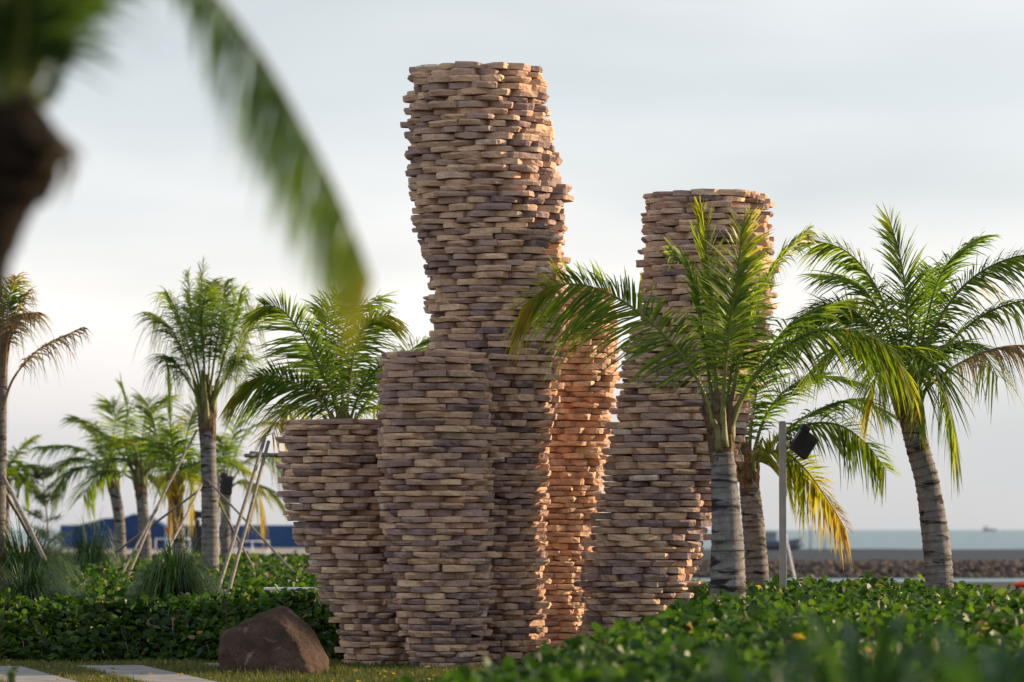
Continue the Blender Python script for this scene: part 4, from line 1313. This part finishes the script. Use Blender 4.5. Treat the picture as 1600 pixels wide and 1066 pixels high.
# ------------------------------------------------------------------ lamp post
def floodlight_post(label, d, px, py_top, box_px, seed=0, size=(0.30, 0.25, 0.06), rot=(0, 0, 0), post_w=0.082):
    top = P(px, py_top, d)
    org = Vector((top.x, d, 0))
    root = empty('floodlight_post', org)
    tag(root, label, 'floodlight', 'floodlights on posts')
    bm = bmesh.new(); box_bm(bm, Vector((0, 0, top.z / 2)), (post_w, post_w, top.z), None, 0.010)
    link('post', bm_mesh('post', bm, M['steel']), root)
    bm = bmesh.new(); box_bm(bm, Vector((0, 0, top.z + 0.007)), (post_w * .9, post_w * .9, 0.012), None, 0.004)
    link('post_cap', bm_mesh('post_cap', bm, M['steel']), root)
    bx = P(box_px[0], box_px[1], d) - org
    rm = Matrix.Rotation(rot[2], 3, 'Z') @ Matrix.Rotation(rot[1], 3, 'Y') @ Matrix.Rotation(rot[0], 3, 'X')
    bm = bmesh.new(); box_bm(bm, Vector((0, 0, 0)), size, None, 0.008)
    for k in range(7):   # cooling fins on the back
        box_bm(bm, Vector(((k - 3) * size[0] * .12, -size[1] * 0 , 0)), (0.006, size[1] * .7, size[2] + .02), None)
    me = bm_mesh('housing', bm, M['black'])
    h = link('housing', me, root, bx); h.rotation_euler = rm.to_euler()
    bm = bmesh.new(); box_bm(bm, Vector((0, 0, -size[2] * .5 - .012)), (size[0] * 1.01, size[1] * 1.01, .022), None, .004)
    link('front_frame', bm_mesh('front_frame', bm, M['lens']), h)
    bm = bmesh.new(); box_bm(bm, Vector((-size[0] * .36, size[1] * .52, size[2] * .2)), (.11, .07, .07), None, .006)
    link('driver_box', bm_mesh('driver_box', bm, M['black']), h)
    bm = bmesh.new()
    s = 1 if bx.x > 0 else -1
    for dz in (.05, -.045):
        box_bm(bm, Vector((s * (post_w * .5 + .022), 0, bx.z + dz)), (.05, .035, .022), None, .004)
    box_bm(bm, Vector((s * (post_w * .5 + .05), 0, bx.z)), (.018, .04, .15), None, .004)
    link('bracket', bm_mesh('bracket', bm, M['black']), root)
    C = catmull([bx + Vector((-.02, -.02, .02)), bx + Vector((-.06 * s, -.05, -.14)), Vector((s * post_w * .55, -.03, bx.z - .26)), Vector((s * post_w * .52, -.02, bx.z - .5)), Vector((s * post_w * .52, -.02, bx.z - .62))], 16)
    V, F = tube_arrays(C, [.007] * 16, 6)
    link('cable', py_mesh('cable', V, F, M['black'], True), root)
    for zz in (bx.z + .05, bx.z - .045, top.z * .45):
        bm = bmesh.new(); box_bm(bm, Vector((0, 0, zz)), (post_w + .008, post_w + .008, .016), None, .003)
        link('clamp', bm_mesh('clamp', bm, M['steel']), root)
floodlight_post('slim grey lamp post with a tilted black floodlight right of the sunlit palm', 45.0, 1222.5, 660, (1256, 693), size=(.25, .29, .075), rot=(R(-62), R(0), R(0)))
for o in list(COL.objects):
    if o.name.startswith('housing'):
        o.rotation_euler = (Matrix.Rotation(R(38), 3, 'Y') @ Matrix.Rotation(R(14), 3, 'Z') @ Matrix.Rotation(R(74), 3, 'X')).to_euler()
floodlight_post('distant dark floodlight on a post half hidden by the mop-crowned palm', 64.0, 339, 742, (354, 758), size=(.19, .30, .09), rot=(R(80), R(8), R(20)), post_w=.07)

# ------------------------------------------------------------------ pale slab seen over the vine
bm = bmesh.new(); box_bm(bm, Vector((0, 0, .76)), (.84, .55, .07), None, .008)
c = P(463, 922, 50.0)
root = empty('slab_bench', (c.x, 50.0, 0))
tag(root, 'low white slab bench half sunk in the vine left of the urn-shaped column', 'bench')
bm.free()
ztop = c.z
bm = bmesh.new(); box_bm(bm, Vector((0, 0, ztop)), (.86, .5, .06), None, .01)
link('seat', bm_mesh('seat', bm, M['white']), root)
for sx in (-.3, .3):
    bm = bmesh.new(); box_bm(bm, Vector((sx, 0, (ztop - .03) / 2)), (.12, .4, ztop - .034), None, .01)
    link('leg', bm_mesh('leg', bm, M['concrete']), root)

# ------------------------------------------------------------------ far things
def hoarding():
    d = 315.0
    x0, x1 = P(95, 800, d).x, P(720, 800, d).x
    root = empty('site_hoarding', ((x0 + x1) / 2, d, 0))
    tag(root, 'long blue panel hoarding across the open ground behind the palms', 'hoarding')
    n = 14
    w = (x1 - x0) / n
    cx = (x0 + x1) / 2
    zt = P(300, 821, d).z
    bm = bmesh.new(); box_bm(bm, Vector((0, 0, zt / 2)), (w - .05, .05, zt), None, .01)
    me = bm_mesh('panel', bm, M['blue'])
    bm = bmesh.new(); box_bm(bm, Vector((0, 0, zt / 2)), (.09, .09, zt + .05), None, .01)
    mp = bm_mesh('post', bm, M['blue'])
    for k in range(n):
        link('panel', me, root, (x0 + w * (k + .5) - cx, random.uniform(-.02, .02), 0.02))
        link('post', mp, root, (x0 + w * k - cx, .08, 0))
hoarding()

def tent():
    d = 300.0
    xs = [P(x, 800, d).x for x in (118, 168, 200, 212, 232, 262)]
    zs = [P(200, y, d).z for y in (823, 810, 808, 803, 806, 823)]
    c = (xs[0] + xs[-1]) / 2
    root = empty('tarpaulin_shelter', (c, d, 0))
    tag(root, 'dark blue tarpaulin-covered stack rising above the hoarding at left', 'tarpaulin')
    V, F = [], []
    for yy in (-2.0, 2.0):
        for x, z in zip(xs, zs): V.append((x - c, yy * (1 if z > zs[0] + .3 else 1.15), z))
    n = len(xs)
    for i in range(n - 1): F.append((i, i + 1, n + i + 1, n + i))
    link('cover', py_mesh('cover', V, F, M['tarp']), root)
    for yy, s in ((-2.0, 0), (2.0, n)):
        Vf = [(x - c, yy * 1.0, 0) for x in xs] + [tuple(V[s + i]) for i in range(n)]
        link('side_sheet', py_mesh('side_sheet', Vf, [(i, i + 1, n + i + 1, n + i) for i in range(n - 1)], M['tarp']), root)
    for i in (0, n - 1):
        Vf = [(xs[i] - c, -2, 0), (xs[i] - c, 2, 0), V[n + i], V[i]]
        link('end_sheet', py_mesh('end_sheet', Vf, [(0, 1, 2, 3)], M['tarp']), root)
tent()

def round_sign():
    d = 150.0
    p = P(265, 829, d)
    root = empty('round_sign', (p.x, d, 0))
    tag(root, 'small round red sign on a thin post before the blue hoarding', 'sign')
    bm = bmesh.new(); bmesh.ops.create_cone(bm, cap_ends=True, segments=24, radius1=.16, radius2=.16, depth=.03, matrix=Matrix.Translation((0, 0, p.z)) @ Matrix.Rotation(R(90), 4, 'X'))
    link('disc', bm_mesh('disc', bm, M['red']), root)
    V, F = tube_arrays([Vector((0, .04, -.05)), Vector((0, .04, p.z / 2)), Vector((0, .04, p.z + .1))], [.025] * 3, 8)
    link('post', py_mesh('post', V, F, M['steel'], True), root)
round_sign()

def speaker_pillar():
    d = 112.0
    p = P(309, 797, d)
    root = empty('service_pillar', (p.x, d, 0))
    tag(root, 'dark service pillar with stepped boxes left of the mop-crowned palm trunk', 'pillar')
    s = d / FPX
    for nm, cx, y0, y1, w in (('pedestal', 309, 862, 822, 16), ('neck', 309, 823, 812, 7), ('upper_box', 304, 813, 798, 9), ('side_box', 313, 810, 799, 8)):
        za, zb = P(cx, y0, d).z, P(cx, y1, d).z
        if nm == 'pedestal': za = 0
        bm = bmesh.new(); box_bm(bm, Vector(((cx - 309) * s, 0, (za + zb) / 2)), (w * s, .25, zb - za), None, .02)
        link(nm, bm_mesh(nm, bm, M['black']), root)
speaker_pillar()

def rail(label, d, x0, x1, yt):
    a, b = P(x0, yt, d), P(x1, yt, d)
    root = empty('barrier_rail', ((a.x + b.x) / 2, d, 0))
    tag(root, label, 'barrier', 'white barriers on the far ground')
    c = (a.x + b.x) / 2
    hw = (b.x - a.x) / 2
    for z in (a.z, a.z * .55):
        V, F = tube_arrays([Vector((-hw, 0, z)), Vector((0, 0, z)), Vector((hw, 0, z))], [.03] * 3, 8)
        link('bar', py_mesh('bar', V, F, M['white'], True), root)
    for k in range(4):
        x = -hw + 2 * hw * k / 3
        V, F = tube_arrays([Vector((x, 0.04, 0)), Vector((x, 0.04, a.z / 2)), Vector((x, 0.04, a.z + .04))], [.025] * 3, 8)
        link('upright', py_mesh('upright', V, F, M['white'], True), root)
rail('white barrier left of the dark service pillar', 170.0, 243, 296, 842)
rail('white barrier just right of the mop-crowned palm trunk', 165.0, 342, 420, 846)

def leaning_pole(label, name, a, b, rad, mat, cat):
    pa, pb = P(*a), P(*b)
    org = Vector((pa.x, pa.y, 0))
    root = empty(name, org)
    tag(root, label, cat)
    k = pa.z / (pb - pa).normalized().z
    pa = pa - (pb - pa).normalized() * max(0, k)
    link('shaft', pole_mesh('shaft', pa, pb, rad, org, mat), root)
    V, F = tube_arrays([pb - org, pb + (pb - pa).normalized() * .04 - org], [rad * 1.4, rad * 1.2], 8)
    link('tip', py_mesh('tip', V, F, mat, True), root)
leaning_pole('thin white leaning stick just right of the lamp post', 'leaning_stick', (1240, 895, 100), (1228, 838, 100.4), .028, M['white'], 'stick')

def boat():
    d = 332.0
    s = d / FPX
    z0 = P(1220, 860, d).z
    a, b = P(1172, 850, d).x, P(1256, 850, d).x
    L = b - a
    root = empty('fishing_boat', ((a + b) / 2, d, z0))
    tag(root, 'small beached fishing boat with pale bow seen beside the lamp post', 'boat')
    st = [(-.5, .8, .0, .95), (-.3, .95, -.02, .95), (0, 1.0, -.03, 1.0), (.25, .85, 0, 1.12), (.42, .45, .12, 1.3), (.5, .04, .35, 1.45)]
    V, F = [], []
    hgt = 20 * s
    for t, w, k, tp in st:
        for u, zz in ((-1, tp), (-.72, .45), (0, k), (.72, .45), (1, tp)):
            V.append((t * L, u * w * .75, (k if u == 0 else max(k + .05, zz * .72)) * hgt))
    for i in range(len(st) - 1):
        for j in range(4):
            F.append((i * 5 + j, i * 5 + j + 1, (i + 1) * 5 + j + 1, (i + 1) * 5 + j))
    F.append((0, 1, 2, 3, 4)[::-1])
    link('hull', py_mesh('hull', V, F, M['hull'], True), root)
    V2 = [(-.5 * L, -.6, .66 * hgt), (-.5 * L, .6, .66 * hgt), (.25 * L, .6, .74 * hgt), (.42 * L, .3, .84 * hgt), (.42 * L, -.3, .84 * hgt), (.25 * L, -.6, .74 * hgt)]
    link('deck', py_mesh('deck', V2, [(0, 5, 4, 3, 2, 1)], M['wood']), root)
    bm = bmesh.new(); box_bm(bm, Vector((-.18 * L, 0, hgt * 1.05)), (L * .34, .9, hgt * .75), None, .05)
    link('cabin', bm_mesh('cabin', bm, M['hull']), root)
    bm = bmesh.new(); box_bm(bm, Vector((-.18 * L, 0, hgt * 1.47)), (L * .40, 1.05, hgt * .10), None, .03)
    link('cabin_roof', bm_mesh('cabin_roof', bm, M['white']), root)
    bm = bmesh.new(); box_bm(bm, Vector((.43 * L, 0, hgt * .62)), (L * .16, .62, hgt * .5), Matrix.Rotation(R(-14), 3, 'Y'), .08)
    link('bow_fender', bm_mesh('bow_fender', bm, M['white']), root)
boat()
for k, (x, yt, lab) in enumerate([(1266, 822, 'thin mooring post nearest the bow of the beached boat'), (1288, 824, 'thin mooring post farther right of the beached boat')]):
    leaning_pole(lab, 'mooring_post', (x, 860, 330), (x + 1, yt, 330), .05, M['rockbank'], 'post')

def ship():
    d = 5200.0
    p = P(1546, 829, d)
    root = empty('distant_ship', (p.x, d, WATER_Z))
    tag(root, 'tiny grey ship on the sea horizon at right', 'ship')
    V, F = [], []
    for x, w in ((-9, 2), (-6, 3), (5, 3), (10, .3)):
        V += [(x, -w, 0), (x, w, 0), (x * 1.04, w, 3.2), (x * 1.04, -w, 3.2)]
    for i in range(3):
        for j in range(4):
            F.append((i * 4 + j, i * 4 + (j + 1) % 4, (i + 1) * 4 + (j + 1) % 4, (i + 1) * 4 + j))
    F += [(0, 1, 2, 3), (15, 14, 13, 12)]
    link('hull', py_mesh('hull', V, F, M['steel']), root)
    bm = bmesh.new(); box_bm(bm, Vector((-4.5, 0, 5.1)), (5, 4, 3.8), None, .2)
    link('bridge', bm_mesh('bridge', bm, M['white']), root)
ship()

def orange_stand():
    d = 88.0
    s = d / FPX
    c = P(1597, 913, d)
    root = empty('covered_stand', (c.x, d, 0))
    tag(root, 'bright orange cover on a dark stand at the right edge', 'stand')
    V, F = tube_arrays([Vector((-8 * s, 0, -.05)), Vector((-8 * s, 0, c.z * .5)), Vector((-7 * s, 0, c.z))], [.05, .045, .04], 8)
    link('leg', py_mesh('leg', V, F, M['black'], True), root)
    V, F = tube_arrays([Vector((14 * s, 0, -.05)), Vector((14 * s, 0, c.z * .5)), Vector((14 * s, 0, c.z))], [.05, .045, .04], 8)
    link('leg', py_mesh('leg', V, F, M['black'], True), root)
    bm = bmesh.new(); bmesh.ops.create_icosphere(bm, subdivisions=3, radius=1.0)
    for v in bm.verts:
        v.co = Vector((v.co.x * 17 * s, v.co.y * .25, v.co.z * 5.2 * s * (1 + .25 * mnoise.noise(v.co * 2)))) + Vector((3 * s, 0, c.z))
    link('cover', bm_mesh('cover', bm, M['orange'], True), root)
orange_stand()
